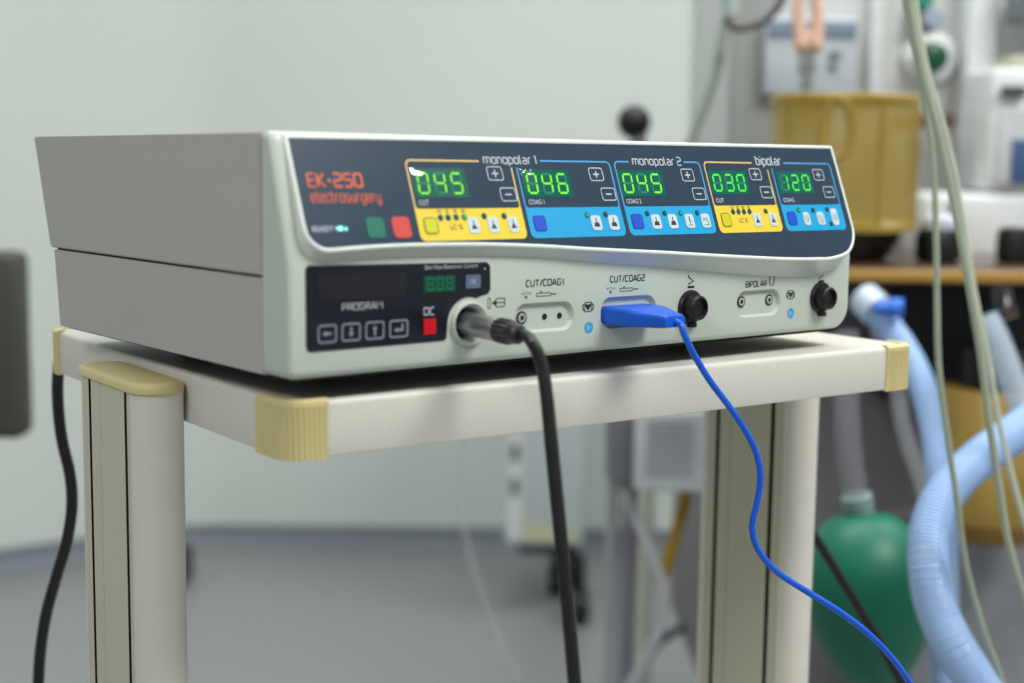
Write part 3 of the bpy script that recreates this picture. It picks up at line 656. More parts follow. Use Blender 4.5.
bm = B(); prism(bm, rrect(91.4, 99.8, 34.8, 41.0, 0.8), LP, 0.2, 0.8, 0); text(bm, 'OK', 93.8, 97.4, 39.0, 36.8, LP, 0.88, 1, 0.01); obj('ok_key', bm, [mat('key_slate', (92, 112, 138), 0.4), print_m], prog, label='slate blue key')
bm = B(); prism(bm, rrect(68.1, 74.8, 15.3, 22.3, 0.4), LP, 0.2, 0.9); obj('stop_key', bm, red_m, prog, label='red square key')

# printing on the lower bezel (ink, a hair above the plastic)
LH = 0.05
inks = [black_print_m, mat('symbol_cyan', (30, 160, 215), 0.5), print_m]
def bt(s, x0, x1, y0, y1):
    bm = B(); strokes(bm, s, x0, x1, y0, y1, LP, LH, 0, 1.75); obj('lettering', bm, inks[0], unit)
def symbol(fn, name='printed_symbol'):
    bm = B(); fn(bm); obj(name, bm, inks, unit)
bt('CUT/COAG1', 127.4, 150.6, 37.0, 34.1); bt('CUT/COAG2', 181.2, 204.6, 36.9, 34.0); bt('BIPOLAR', 280.2, 296.8, 30.2, 27.2)
for cx in (127.4, 181.4):
    symbol(lambda bm: (text(bm, 'ACTIVE', cx - 3.0, cx + 3.0, 31.5, 30.3, LP, LH, 0, 0.0), flat(bm, [(cx - 0.9, 29.6), (cx + 0.9, 29.6), (cx, 28.0)], LP, LH)), 'active_mark')
    x = cx + 6.2
    symbol(lambda bm: (ring(bm, [(x, 29.0), (x + 8.6, 29.0), (x + 10.2, 29.9), (x + 8.6, 30.8), (x, 30.8)], 0.4, LP, LH), line(bm, [(x + 10, 29.9), (x + 12.6, 29.9)], 0.6, LP, LH), line(bm, [(x + 2.2, 31.3), (x + 3.6, 31.3)], 0.6, LP, LH)), 'pencil_symbol')
for cx, cz in ((166.7, 22.5), (317.2, 21.5)):
    def hs_(bm):
        ring(bm, [(cx - 2.3, cz - 2.5), (cx + 2.3, cz - 2.5), (cx + 2.3, cz + 2.5), (cx - 2.3, cz + 2.5)], 0.5, LP, LH)
        flat(bm, [(cx, cz - 1.9), (cx + 1.9, cz + 0.5), (cx + 1.4, cz + 1.7), (cx, cz + 1.0), (cx - 1.4, cz + 1.7), (cx - 1.9, cz + 0.5)], LP, LH)
        for s in (-1, 1): line(bm, [(cx + s * 2.3, cz + 1.6), (cx + s * 3.3, cz + 1.0), (cx + s * 3.3, cz - 1.0), (cx + s * 2.3, cz - 1.6)], 0.8, LP, LH)
    symbol(hs_, 'heart_symbol')
for cx, cz in ((167.4, 12.3), (317.8, 11.2)):
    symbol(lambda bm: (disc(bm, cx, cz, 2.9, LP, LH, 1), ring(bm, [(cx - 1.1, cz - 1.5), (cx + 1.6, cz), (cx - 1.1, cz + 1.5)], 0.4, LP, LH + 0.03, 2)), 'round_symbol')
for cx, cz in ((237.8, 31.4), (342.8, 30.2)):
    symbol(lambda bm: (line(bm, [(cx - 2.2, cz - 2.2), (cx + 2.8, cz - 2.2)], 1.2, LP, LH), line(bm, [(cx - 1.8, cz - 0.8), (cx + 2.0, cz + 0.9), (cx - 1.2, cz + 2.6), (cx - 2.1, cz + 4.2)], 0.9, LP, LH)), 'foot_switch_symbol')
symbol(lambda bm: [line(bm, [(299.4 + q * 3.6, 32.4), (299.4 + q * 3.6, 28.8), (300.5 + q * 1.3, 27.0)], 0.9, LP, LH) for q in (0, 1)], 'forceps_symbol')
x = 104.4
symbol(lambda bm: (ring(bm, rrect(x, x + 2.0, 24.8, 30.0, 0.9), 0.45, LP, LH), ring(bm, rrect(x + 4.8, x + 10.4, 25.2, 29.6, 0.6), 0.5, LP, LH), line(bm, [(x + 2.6, 27.4), (x + 10.2, 27.4)], 0.55, LP, LH), flat(bm, [(x + 2.6, 27.4), (x + 4.8, 28.8), (x + 4.8, 26.0)], LP, LH)), 'plate_symbol')

# sockets
def socket_ring(x, z, parent=unit):
    bm = B()
    lathe(bm, (x, 0.00195, z), (0, -1, 0), [(0, 0.0031), (0.0003, 0.0031)], 28, 0)
    lathe(bm, (x, 0.0019, z), (0, -1, 0), [(0.0002, 0.0022), (0.0006, 0.0022), (0.0007, 0.0020), (0.0007, 0.0013), (0.0004, 0.0012)], 28, 1, cap=False)
    obj('socket', bm, [dark_m, mat('bush_grey', (176, 182, 172), 0.35)], parent, smooth=40)
for hx in (0.1406, 0.1500):
    bm = B(); lathe(bm, (hx, 0.00195, 0.0191), (0, -1, 0), [(0, 0.0015), (0.0002, 0.0015)], 20); obj('socket', bm, dark_m, unit, label='small flat black disc standing for a dark hole')  # flat dark discs stand in for the shade inside the holes
for x in (0.1263, 0.2790, 0.3015): socket_ring(x, 0.0193)
bm = B(); lathe(bm, (0.0935, 0.0, 0.0187), (0, -1, 0), [(-0.006, 0.0088), (0.0002, 0.0104), (0.0016, 0.0102), (0.0024, 0.0094), (0.0018, 0.0086), (-0.001, 0.0078), (-0.010, 0.0076)], 40, 0, cap=False)
obj('socket_collar', bm, bezel_m, unit, smooth=60)
bm = B(); lathe(bm, (0.0935, 0.012, 0.0187), (0, -1, 0), [(0, 0.0074), (0.0010, 0.0074)], 32); lathe(bm, (0.0935, 0.012, 0.0187), (0, -1, 0), [(0, 0.00765), (0.0122, 0.00765)], 32, cap=False)
obj('socket', bm, dark_m, unit)
for x in (0.2378, 0.3428):
    bm = B()
    lathe(bm, (x, 0.001, 0.0188), (0, -1, 0), [(0, 0.0089), (0.0020, 0.0089), (0.0030, 0.0082), (0.0032, 0.0066), (0.0078, 0.0064), (0.0086, 0.0057), (0.0086, 0.0048), (0.0070, 0.0045), (0.0070, 0.0)], 36)
    bmesh.ops.remove_doubles(bm, verts=bm.verts[:], dist=1e-6)
    for a in (270,):
        t = math.radians(a); box(bm, x - 0.002, x + 0.002, -0.0036, 0.0, 0.0188 + 0.0092 * math.sin(t) - 0.0012, 0.0188 + 0.0092 * math.sin(t) + 0.0012, 0.0004)
    obj('socket', bm, blackp_m, unit, smooth=35, label='black round screw socket')

# ------------------------------------------------------------------ plug and black cable
cab = thing('instrument_cable', 'thick charcoal cable with a silver plug in the left round socket, hanging before the cart', 'cable', dev(0.0935, 0, 0.0187))
def ctube(name, pts, r, m, root, **k):
    bm = B(); tube(bm, [Vector(p) - root.location for p in pts], r, **k); return obj(name, bm, m, root, smooth=True)
q0 = dev(0.0935, 0.004, 0.0187) - cab.location; ax = (dev(0, -1, -0.03) - dev(0, 0, 0)).normalized()
bm = B(); lathe(bm, q0, ax, [(0, 0.0050), (0.001, 0.0054), (0.0258, 0.0054), (0.0265, 0.0050)], 32); obj('plug_sleeve', bm, steel_m, cab, smooth=40, label='silver metal sleeve')
bm = B(); lathe(bm, q0, ax, [(0.0260, 0.0048), (0.0265, 0.0057), (0.0348, 0.0057), (0.0358, 0.0050)], 64, ribs=16, rd=0.12); lathe(bm, q0, ax, [(0.034, 0.0050), (0.0400, 0.0046), (0.0412, 0.0036), (0.0415, 0.001)], 28)
obj('plug_grip', bm, mat('grip_grey', (58, 55, 58), 0.4, metal=0.2), cab, smooth=30, label='dark grey ribbed grip')
e0 = q0 + ax * 0.038 + cab.location; DC = 0.602
pts = [e0, e0 + ax * 0.0055, at(533, 344, DC), at(541, 362, DC), at(546.5, 395, DC - .002), at(551, 440, DC - .004), at(556, 490, DC - .006), at(562, 550, DC - .008), at(569, 620, DC - .01), at(576, 700, DC - .012), at(583, 780, DC - .012), Vector((0.05, 0.57, 0.14)), Vector((0.14, 0.50, 0.005))]
ctube('cable', pts, 0.0028, cable_m, cab, step=0.004, rfun=lambda t: 0.0030 if t > 0.06 else 0.0026 + t * 0.006)

# ------------------------------------------------------------------ blue plug and cable
bc = thing('electrode_cable', 'thin bright blue cable with a flat blue plug in the second slot of the unit', 'cable', dev(0.1935, -0.001, 0.0175))
bm = B(); rows = []
for y, hw, x, z0, z1 in ((0.0025, 0.0152, 0.1925, 0.0135, 0.0222), (-0.006, 0.0154, 0.1925, 0.0132, 0.0223), (-0.013, 0.0150, 0.1926, 0.0133, 0.0220), (-0.019, 0.0125, 0.1930, 0.0134, 0.0214), (-0.026, 0.0090, 0.1932, 0.0135, 0.0206), (-0.031, 0.0074, 0.1932, 0.0137, 0.0202), (-0.0335, 0.0066, 0.1932, 0.0143, 0.0196)):
    q = rrect(x - hw, x + hw, z0, z1, 0.0018, 4); rows.append([bm.verts.new(dev(u, y, v) - bc.location) for u, v in q])
for A, C in zip(rows, rows[1:]):
    for i in range(len(A)): bm.faces.new((A[i], A[(i + 1) % len(A)], C[(i + 1) % len(A)], C[i]))
bm.faces.new(rows[0]); bm.faces.new(rows[-1]); obj('plug', bm, bluep_m, bc, smooth=40)
s0 = dev(0.1935, -0.0325, 0.0168); DB = s0.y
pts = [s0, dev(0.1938, -0.0365, 0.0158), at(683, 331, DB - .004), at(690, 347, DB - .004), at(708, 378, DB), at(728, 405, DB + .002), at(745, 430, DB + .004), at(757, 455, DB + .006), at(760.5, 478, DB + .006), at(757, 502, DB + .006), at(752, 527, DB + .006), at(757, 548, DB + .006), at(776, 571, DB + .008), at(806, 591, DB + .01), at(840, 612, DB + .012), at(872, 637, DB + .014), at(896, 663, DB + .016), at(915, 692, DB + .018), at(935, 740, DB + .02), at(945, 800, DB + .02), Vector((0.26, 0.74, 0.16)), Vector((0.33, 0.66, 0.004))]
ctube('cable', pts, 0.00165, bluep_m, bc, step=0.004, n=12)

# power lead at the rear left
r = thing('power_lead', 'black power lead hanging down behind the left rear corner of the cart', 'cable', at(60, 380, 0.835))
ctube('cable', [at(95, 300, 0.90), at(78, 322, 0.895), at(63, 345, 0.89), at(58, 375, 0.885), at(58, 405, 0.885), at(62, 440, 0.885), at(70, 475, 0.885), at(72, 505, 0.885), at(67, 540, 0.885), at(56, 578, 0.885), at(46, 615, 0.885), at(40, 655, 0.885), at(38, 700, 0.885), at(38, 760, 0.885), Vector((-0.30, 0.9, 0.12)), Vector((-0.36, 1.0, 0.006))], 0.0036, rubber_m, r, step=0.005)
r = thing('floor_cable', 'black cable slanting down from behind the right cart leg across the green bag', 'cable', at(812, 535, 1.0))
ctube('cable', [at(770, 470, 0.98), at(790, 500, 0.99), at(815, 537, 1.0), at(845, 585, 1.0), at(875, 635, 1.0), at(900, 680, 1.0), at(930, 740, 1.0), at(970, 900, 1.02), Vector((0.36, 1.1, 0.06)), Vector((0.42, 1.2, 0.006))], 0.0034, rubber_m, r, step=0.006)

# ------------------------------------------------------------------ far background, left side
bm = B(); mon = thing('display_monitor', 'dark grey monitor cut off by the left edge of the photo', 'monitor', (at(-80, 440, 1.7).x, 1.7, 0))
x1 = at(18, 300, 1.7).x - mon.location.x; z1 = at(0, 252, 1.7).z; z0 = at(0, 440, 1.7).z
box(bm, x1 - 0.34, x1, 0, 0.05, z0, z1, 0.012, seg=4); obj('casing', bm, mat('monitor_grey', (66, 65, 60), 0.5), mon, smooth=40)
bm = B(); box(bm, x1 - 0.32, x1 - 0.03, -0.002, 0.001, z0 + 0.02, z1 - 0.02, 0.0005); obj('screen', bm, mat('dark_screen', (48, 48, 48), 0.25), mon)
bm = B(); cyl(bm, (x1 - 0.17, 0.04, 0.03), (0, 0, 1), z0 - 0.02, 0.018); obj('pole', bm, steel_m, mon, smooth=40)
bm = B(); cyl(bm, (x1 - 0.17, 0.04, 0), (0, 0, 1), 0.03, 0.17, bev=0.01); obj('base', bm, rubber_m, mon, smooth=40)

gp = at(160, 552, 3.3)
ped = thing('foot_switch', 'black foot switch on the floor partly hidden behind the left cart leg', 'foot switch', (gp.x, 3.3, 0))
bm = B(); box(bm, -0.09, 0.066, -0.07, 0.07, 0.0, 0.03, 0.01, seg=3); obj('base', bm, rubber_m, ped, smooth=40)
bm = B(); prism(bm, [(-0.055, 0.031), (0.065, 0.031), (0.065, 0.075), (-0.03, 0.045)], lambda u, v, h: (h, u, v), -0.08, 0.062); obj('pedal', bm, blackp_m, ped)

# cabinet on casters
cabt = mat('cabinet_white', (196, 206, 208), 0.45); rd = 3.05
cx0, cx1 = at(505, 540, rd).x, at(583, 540, rd).x; zb = at(540, 547, rd).z
cb = thing('suction_cabinet', 'pale grey wheeled cabinet seen under the cart shelf in the middle distance', 'cabinet', ((cx0 + cx1) / 2, rd, 0)); hw = (cx1 - cx0) / 2
bm = B(); box(bm, -hw, hw, 0, 0.3, zb, 0.72, 0.012, seg=3); obj('body', bm, cabt, cb, smooth=40)
bm = B(); box(bm, -hw + 0.004, -hw + 0.036, -0.004, 0.0, zb + 0.015, 0.70, 0.001); obj('side_strip', bm, mat('strip_white', (222, 226, 226), 0.4), cb)
for zc in (0.375, 0.30):
    bm = B(); box(bm, -hw + 0.012, -hw + 0.028, -0.006, -0.0042, zc - 0.018, zc + 0.018); obj('marking', bm, mat('marking_grey', (90, 92, 96), 0.5), cb)
bm = B(); box(bm, -hw + 0.040, hw - 0.02, -0.002, 0.0, zb + 0.012, zb + 0.05); obj('sticker', bm, mat('sticker_yellow', (200, 202, 168), 0.5), cb, label='pale yellow sticker')
bm = B(); box(bm, -hw + 0.03, hw - 0.01, 0.02, 0.28, zb - 0.02, zb - 0.0005, 0.004); obj('base_frame', bm, blackp_m, cb)
for ix, iy in ((hw - 0.004, -0.01), (hw - 0.05, 0.2), (hw - 0.01, 0.26)):
    bm = B(); lathe(bm, (ix - 0.019, iy, 0.038), (1, 0, 0), [(0, 0.032), (0.003, 0.038), (0.035, 0.038), (0.038, 0.032)], 24); box(bm, ix - 0.010, ix + 0.010, iy - 0.012, iy + 0.03, 0.034, zb - 0.018); obj('caster', bm, rubber_m, cb, smooth=40)

# pole stand with a pump
pd = 1.85; px_ = at(630, 500, pd).x
st = thing('pole_stand', 'grey pole stand behind the unit, black ball knob on top and pump clamped low', 'stand', (px_, pd, 0))
zt = at(634, 122, pd).z
purp = mat('pole_grey', (132, 130, 142), 0.4, metal=0.3)
bm = B(); cyl(bm, (0, 0, 0.05), (0, 0, 1), zt - 0.06, 0.0105); obj('pole', bm, purp, st, smooth=40)
bm = B(); cyl(bm, (-0.022, 0.01, 0.05), (0, 0, 1), 0.62, 0.008); obj('side_rod', bm, mat('rod_grey', (165, 165, 168), 0.4), st, smooth=40)
bm = B(); ball(bm, (at(634, 122, pd).x - px_, 0, zt), 0.0215); obj('knob', bm, blackp_m, st, smooth=True, label='black ball knob')
bm = B(); zc = at(640, 455, pd).z; lathe(bm, (at(641, 452, pd).x - px_, -0.03, zc), (0, 1, 0), [(0, 0.010), (0.004, 0.013), (0.02, 0.013), (0.03, 0.008)], 16, ribs=6, rd=0.15); obj('clamp_knob', bm, blackp_m, st, smooth=40, label='black clamp knob')
for k in range(5):
    a = 2 * math.pi * k / 5 + 0.3; v = Vector((math.cos(a), math.sin(a), 0))
    bm = B(); tube(bm, [v * 0.01 + Vector((0, 0, 0.08)), v * 0.12 + Vector((0, 0, 0.075)), v * 0.24 + Vector((0, 0, 0.055))], 0.011, step=0.03, n=12); obj('base_arm', bm, purp, st, smooth=True)
    bm = B(); q = v * 0.235; lathe(bm, (q.x - 0.009, q.y, 0.024), (1, 0, 0), [(0, 0.019), (0.003, 0.024), (0.015, 0.024), (0.018, 0.019)], 20); obj('caster', bm, rubber_m, st, smooth=40)
pm = thing('infusion_pump', 'white pump box clamped to the pole stand just below the cart shelf', 'pump', (px_, pd - 0.02, 0))
xa, xb = at(604, 450, pd).x - px_, at(712, 450, pd).x - px_; z0, z1 = at(650, 472, pd).z, at(650, 395, pd).z
bm = B(); box(bm, xa + 0.03, xb, -0.10, -0.001, z0, z1, 0.006, seg=3); obj('casing', bm, mat('pump_white', (196, 202, 206), 0.4), pm, smooth=40)
bm = B(); box(bm, xa, xa + 0.0295, -0.07, -0.0, z0 + 0.004, z1 - 0.01, 0.004); obj('side_block', bm, mat('block_grey', (112, 112, 122), 0.5), pm, label='dark grey side block')
bm = B(); box(bm, xa + 0.044, xb - 0.04, -0.102, -0.0995, z0 + 0.02, z1 - 0.012, 0.0005); obj('screen', bm, mat('pump_screen', (166, 168, 174), 0.2), pm)
bm = B(); cyl(bm, (xb - 0.012, -0.100, z0 + 0.042), (0, -1, 0), 0.012, 0.011, 24, bev=0.002); obj('dial', bm, blackp_m, pm, smooth=40, label='black dial')
yh = tag(obj('yellow_hose', (lambda bm: (tube(bm, [at(690, 440, 1.86), at(689, 470, 1.85), at(685, 500, 1.84), at(676, 532, 1.83), at(667, 560, 1.82), at(662, 580, 1.82)], 0.0080, step=0.01), bm)[1])(B()), mat('hose_yellow', (176, 136, 22), 0.5), smooth=True), 'mustard yellow hose hanging beside the pole stand', 'hose')
def single(name, pts, r, m, label, cat, group=None, **k):
    bm = B(); tube(bm, pts, r, **k); return tag(obj(name, bm, m, smooth=True), label, cat, group)
clear_m = mat('clear_tubing', (196, 200, 206), 0.25, alpha=0.28)
clear2_m = mat('frosted_tubing', (186, 190, 196), 0.3, alpha=0.6)
single('clear_tube', [at(618, 465, 1.8), at(632, 510, 1.78), at(652, 555, 1.76), at(663, 590, 1.75), at(660, 625, 1.75), at(645, 660, 1.75), at(622, 700, 1.75)], 0.0075, clear2_m, 'clear tube curving to the right beside the pole stand', 'tube', step=0.012)
single('clear_tube', [at(462, 400, 1.25), at(461, 460, 1.25), at(463, 520, 1.25), at(474, 570, 1.25), at(494, 625, 1.25), at(524, 690, 1.25), at(560, 760, 1.25), Vector((0.08, 1.27, 0.12)), Vector((0.16, 1.3, 0.006))], 0.0042, mat('faint_tubing', (190, 196, 200), 0.3, alpha=0.14), 'faint clear tube hanging left of the black hanging cable', 'tube', step=0.012)
single('floor_cable', [at(706, 585, 2.2), at(690, 622, 2.2), at(660, 640, 2.2), at(630, 690, 2.2)], 0.008, mat('cable_grey', (84, 84, 90), 0.5), 'grey cable running low behind the right cart leg', 'cable', step=0.02)
single('support_post', [at(648, 400, 2.5), at(646, 560, 2.5), Vector((at(644, 660, 2.5).x, 2.5, 0.0))], 0.014, mat('post_cream', (186, 190, 176), 0.5), 'pale cream post between the pole stand and the yellow hose', 'post', step=0.1)

# ------------------------------------------------------------------ anaesthesia machine
MY = 1.95
def AX(px, d, py=150): return at(px, py, d).x
def AZ(py, d, px=900): return at(px, py, d).z
mx = AX(728, MY)
mc = thing('anesthesia_machine', 'large pale grey anaesthesia machine filling the right background behind the cart', 'medical machine', (mx, MY, 0))
def mb(name, pxa, pxb, ya, yb, pya, pyb, m, d=None, bev=0.004, label=None):
    """box given by its silhouette at depth d, in world metres relative to the machine"""
    d = d or ya; bm = B(); z0, z1 = AZ(pyb, d), AZ(pya, d)
    box(bm, AX(pxa, d) - mx, AX(pxb, d) - mx, ya - MY, yb - MY, z0, z1, bev, seg=3)
    o = obj(name, bm, m, mc, smooth=40)
    if label: o['label'] = label
    return o
light = mat('machine_light', (202, 204, 202), 0.4, noise=0.01); midg = mat('machine_grey', (150, 154, 152), 0.45); darkg = mat('machine_dark', (122, 119, 122), 0.5)
wht = mat('machine_white', (226, 230, 230), 0.35)
mb('back_column', 728, 1120, MY, 2.4, -160, 262, light)
mb('side_trim', 729, 772, MY - 0.03, MY - 0.001, -160, 262, midg)
mb('upright_rail', 963, 992, MY - 0.05, MY - 0.001, -160, 250, wht)
mb('upright_rail', 866, 880, MY - 0.02, MY - 0.001, -160, 100, wht)
mb('instrument_face', 763, 853, MY - 0.055, MY - 0.031 + 0.03, 18, 96, mat('face_blue_grey', (190, 198, 206), 0.35), label='pale blue grey instrument face')
mb('instrument_header', 764, 852, MY - 0.058, MY - 0.0551, 22, 39, mat('header_blue', (124, 138, 158), 0.4), bev=0.001, label='slate blue header strip')
bm = B()
for a, b_, c, d_ in ((797, 812, 50, 58), (797, 812, 62, 74), (800, 810, 78, 90), (826, 838, 52, 60), (826, 834, 64, 72)):
    box(bm, AX(a, MY - .06) - mx, AX(b_, MY - .06) - mx, -0.058, -0.0551, AZ(d_, MY - .06), AZ(c, MY - .06))
obj('face_markings', bm, mat('markings_grey', (120, 126, 124), 0.5), mc)
mb('lower_body', 745, 960, 1.75, 2.4, 285, 760, darkg)
mb('lower_front', 935, 1120, 1.62, 2.4, 535, 760, mat('drawer_grey', (150, 152, 158), 0.4))
mb('recess_shade', 896, 1120, 1.66, 1.749, 284, 400, mat('recess_shade_black', (16, 16, 18), 0.5), bev=0.002)  # black box stands in for the shade below the worktop
wood = mat('worktop_brown', (84, 60, 40), 0.25, noise=0.35, scale=9)
mb('worktop', 765, 1120, 1.50, MY - 0.06, 268, 284, wood, 1.50, 0.002)
mb('worktop_edge', 765, 1120, 1.494, 1.4995, 270.5, 282, mat('edge_gold', (172, 132, 62), 0.35), 1.494, 0.002, label='golden front edge')
mb('back_ledge', 925, 1120, 1.80, MY - 0.051, 192, 262, wht, 1.80, 0.01)
# right-hand flow unit
mb('flow_unit', 988, 1075, 1.80, MY - 0.051, 66, 190, wht, 1.80, 0.008)
mb('flow_window', 998, 1060, 1.795, 1.7995, 108, 182, mat('window_pale', (206, 212, 214), 0.2), 1.795, 0.001)
mb('flow_label', 1013, 1040, 1.791, 1.7945, 138, 182, mat('label_blue', (66, 92, 140), 0.4), 1.791, 0.0005, label='dark blue label')
mb('flow_knob_plate', 1000, 1024, 1.785, 1.7945, 84, 96, mat('plate_dark', (70, 84, 84), 0.4), 1.785, 0.001)
mb('cable_bracket', 1008, 1060, 1.83, MY - 0.051, 54, 66, mat('bracket_beige', (190, 190, 172), 0.4), 1.83, 0.002)
mb('top_module', 1016, 1080, 1.83, MY - 0.051, -40, 18, mat('module_grey', (110, 122, 130), 0.4), 1.83, 0.002)
def knob(name, px, py, d, r, m, ln=0.03, label=None, extra=None):
    bm = B(); p = at(px, py, d) - Vector((mx, MY, 0)); n_back = MY - d - 0.001
    lathe(bm, p, (0, 1, 0), [(0, r * 0.8), (0.003, r), (min(ln, n_back), r)], 32)
    o = obj(name, bm, m, mc, smooth=40)
    if label: o['label'] = label
bm = B(); p = at(932, 57, MY - 0.02) - Vector((mx, MY, 0)); lathe(bm, p, (0, 1, 0), [(0, 0.030), (0.003, 0.034), (0.019, 0.034)], 40); obj('gauge_plate', bm, wht, mc, smooth=40, label='white round plate')
knob('gauge_knob', 934, 57, MY - 0.045, 0.0198, mat('knob_green', (6, 74, 48), 0.35), 0.024, 'dark green round knob')
knob('valve_knob', 934, 18, MY - 0.03, 0.014, mat('knob_blue_grey', (158, 172, 190), 0.4), 0.028, 'pale blue grey knob')
knob('valve_knob', 919, 20, MY - 0.03, 0.010, mat('knob_mauve', (120, 124, 140), 0.4), 0.028, 'dull mauve knob')
knob('valve_knob', 926, -1, MY - 0.03, 0.012, mat('knob_teal', (40, 150, 120), 0.4), 0.028, 'teal knob')
for pa in (918, 948):
    knob('brown_knob', pa, 121, 1.84, 0.0115, mat('knob_brown', (92, 74, 56), 0.4), 0.08)
# casters and base of the machine
bm = B(); box(bm, 0.03, 0.62, -0.25, 0.4, 0.07, 0.12, 0.01); obj('base_frame', bm, darkg, mc)
for ix in (0.08, 0.56):
    for iy in (-0.2, 0.35):
        bm = B(); lathe(bm, (ix - 0.015, iy, 0.036), (1, 0, 0), [(0, 0.03), (0.003, 0.036), (0.027, 0.036), (0.03, 0.03)], 20); box(bm, ix - 0.005, ix + 0.005, iy - 0.01, iy + 0.01, 0.036, 0.071); obj('caster', bm, rubber_m, mc, smooth=40)

amber = mat('amber_plastic', (176, 154, 66), 0.12, noise=0.05, scale=8, alpha=0.42)
amber_d = mat('amber_solid', (158, 132, 56), 0.3, noise=0.12, scale=12)
WZ = AZ(268, 1.50)
ac = thing('absorber_canister', 'large amber translucent canister standing on the machine worktop', 'canister', (AX(843, 1.63), 1.63, WZ))
ra = (AX(915, 1.63) - AX(771, 1.63)) / 2; ht = AZ(96, 1.63, 843) - WZ; hb = AZ(224, 1.63, 843) - WZ
bm = B(); lathe(bm, (0, 0, 0), (0, 0, 1), [(hb, ra), (ht - 0.012, ra), (ht - 0.003, ra * 0.985), (ht, ra * 0.94), (ht - 0.002, ra * 0.92), (ht - 0.006, ra * 0.95), (hb + 0.003, ra * 0.955)], 48, cap=False); obj('shell', bm, amber, ac, smooth=40)
bm = B(); lathe(bm, (0, 0, 0), (0, 0, 1), [(ht - 0.010, ra * 1.0), (ht - 0.009, ra * 1.03), (ht - 0.002, ra * 1.03), (ht, ra * 1.0)], 48, cap=False); obj('rim', bm, amber_d, ac, smooth=40)
bm = B(); lathe(bm, (0, 0, 0), (0, 0, 1), [(hb - 0.006, ra * 1.02), (hb + 0.002, ra * 1.02), (hb + 0.006, ra * 0.97)], 48); obj('collar', bm, amber_d, ac, smooth=40)
bm = B(); lathe(bm, (0, 0, 0), (0, 0, 1), [(0.0005, ra * 0.62), (0.008, ra * 0.7), (hb - 0.0065, ra * 0.86)], 40); obj('base', bm, blackp_m, ac, smooth=40, label='black base')
bm = B(); cxr = AX(835, 1.56) - ac.location.x; zr = AZ(128, 1.56, 835) - WZ
tube(bm, [(cxr + 0.016 * math.cos(a), -math.sqrt(ra * ra - (cxr + 0.016 * math.cos(a)) ** 2) - 0.0005, zr + 0.032 * math.sin(a)) for a in [i * math.pi / 12 for i in range(25)]], 0.0030, step=0.004, n=8); obj('moulded_ring', bm, amber_d, ac, smooth=True)
for aa in (0.30, 0.95, 1.25, -1.1):
    x_, y_ = ra * 1.0 * math.sin(aa), -ra * 1.0 * math.cos(aa)
    bm = B(); cyl(bm, (x_, y_, hb), (0, 0, 1), ht - hb - 0.012, 0.0022, 8); obj('moulded_rib', bm, amber_d, ac, smooth=True)

ld = thing('lower_canister', 'amber canister mounted below the worktop at the right edge', 'canister', (AX(1006, 1.56), 1.56, 0))
rl = (AX(1062, 1.56) - AX(950, 1.56)) / 2; za, zb2 = AZ(532, 1.56), AZ(386, 1.56)
bm = B(); lathe(bm, (0, 0, 0), (0, 0, 1), [(za + 0.02, rl), (zb2 - 0.003, rl), (zb2, rl * 0.96)], 40); obj('shell', bm, mat('amber_low', (172, 142, 70), 0.25, noise=0.12, scale=14), ld, smooth=40)
bm = B(); lathe(bm, (0, 0, 0), (0, 0, 1), [(za, rl * 0.95), (za + 0.004, rl * 1.02), (za + 0.02, rl * 1.02)], 40); obj('base', bm, mat('amber_dark', (120, 92, 34), 0.3), ld, smooth=40)
bm = B(); lathe(bm, (0, 0, 0), (0, 0, 1), [(zb2, rl * 0.6), (AZ(345, 1.56), rl * 0.6)], 32); obj('mount', bm, blackp_m, ld, smooth=40)

# black valves on the worktop
def valve(px, rr, capw, label, hgt):
    v = thing('flow_valve', label, 'valve', (AX(px, 1.62), 1.62, WZ)); zz = hgt
    bm = B(); lathe(bm, (0, 0, 0), (0, 0, 1), [(0.0005, rr * 0.8), (0.004, rr), (zz * 0.5, rr), (zz * 0.66, rr * 0.85), (zz * 0.68, rr * 0.5)], 32); obj('body', bm, blackp_m, v, smooth=40)
    if capw:
        bm = B(); lathe(bm, (0, 0, 0), (0, 0, 1), [(zz * 0.67, rr * 0.80), (zz * 0.86, rr * 0.80), (zz * 0.96, rr * 0.6), (zz * 1.0, rr * 0.2)], 32); obj('dome', bm, mat('dome_white', (205, 208, 220), 0.2), v, smooth=40, label='white dome')
        bm = B(); cyl(bm, (rr * 0.55, 0.0, zz * 0.9), (0, 0, 1), 0.016, 0.005, 12); obj('pin', bm, blackp_m, v, smooth=40)
valve(943, 0.0255, True, 'black valve with a white dome on the worktop right of the amber canister', 0.055)
valve(1020, 0.020, False, 'plain black valve on the worktop at the right edge', 0.058)

# ------------------------------------------------------------------ hoses and bag at right
hose_m = mat('hose_blue', (160, 192, 236), 0.3, noise=0.02)
hose_m.node_tree.nodes['Principled BSDF'].inputs['Subsurface Weight'].default_value = 0.15
hose_m.node_tree.nodes['Principled BSDF'].inputs['Subsurface Radius'].default_value = (0.01, 0.012, 0.02)
hA = thing('breathing_hose', 'pale blue corrugated hose dropping from its clear connector behind the cart corner', 'hose', at(872, 305, 1.42), group=None)
ctube('hose', [at(874, 308, 1.40), at(888, 326, 1.40), at(906, 352, 1.38), at(923, 388, 1.36), at(934, 430, 1.34), at(940, 480, 1.32), at(943, 540, 1.32), at(944, 600, 1.32), at(944, 690, 1.32), at(944, 760, 1.32), at(946, 900, 1.34), Vector((at(950, 900, 1.38).x, 1.36, 0.06)), Vector((at(950, 900, 1.38).x + 0.05, 1.52, 0.018))], 0.0132, hose_m, hA, step=0.006, mod=0.028, period=0.0036, n=20)
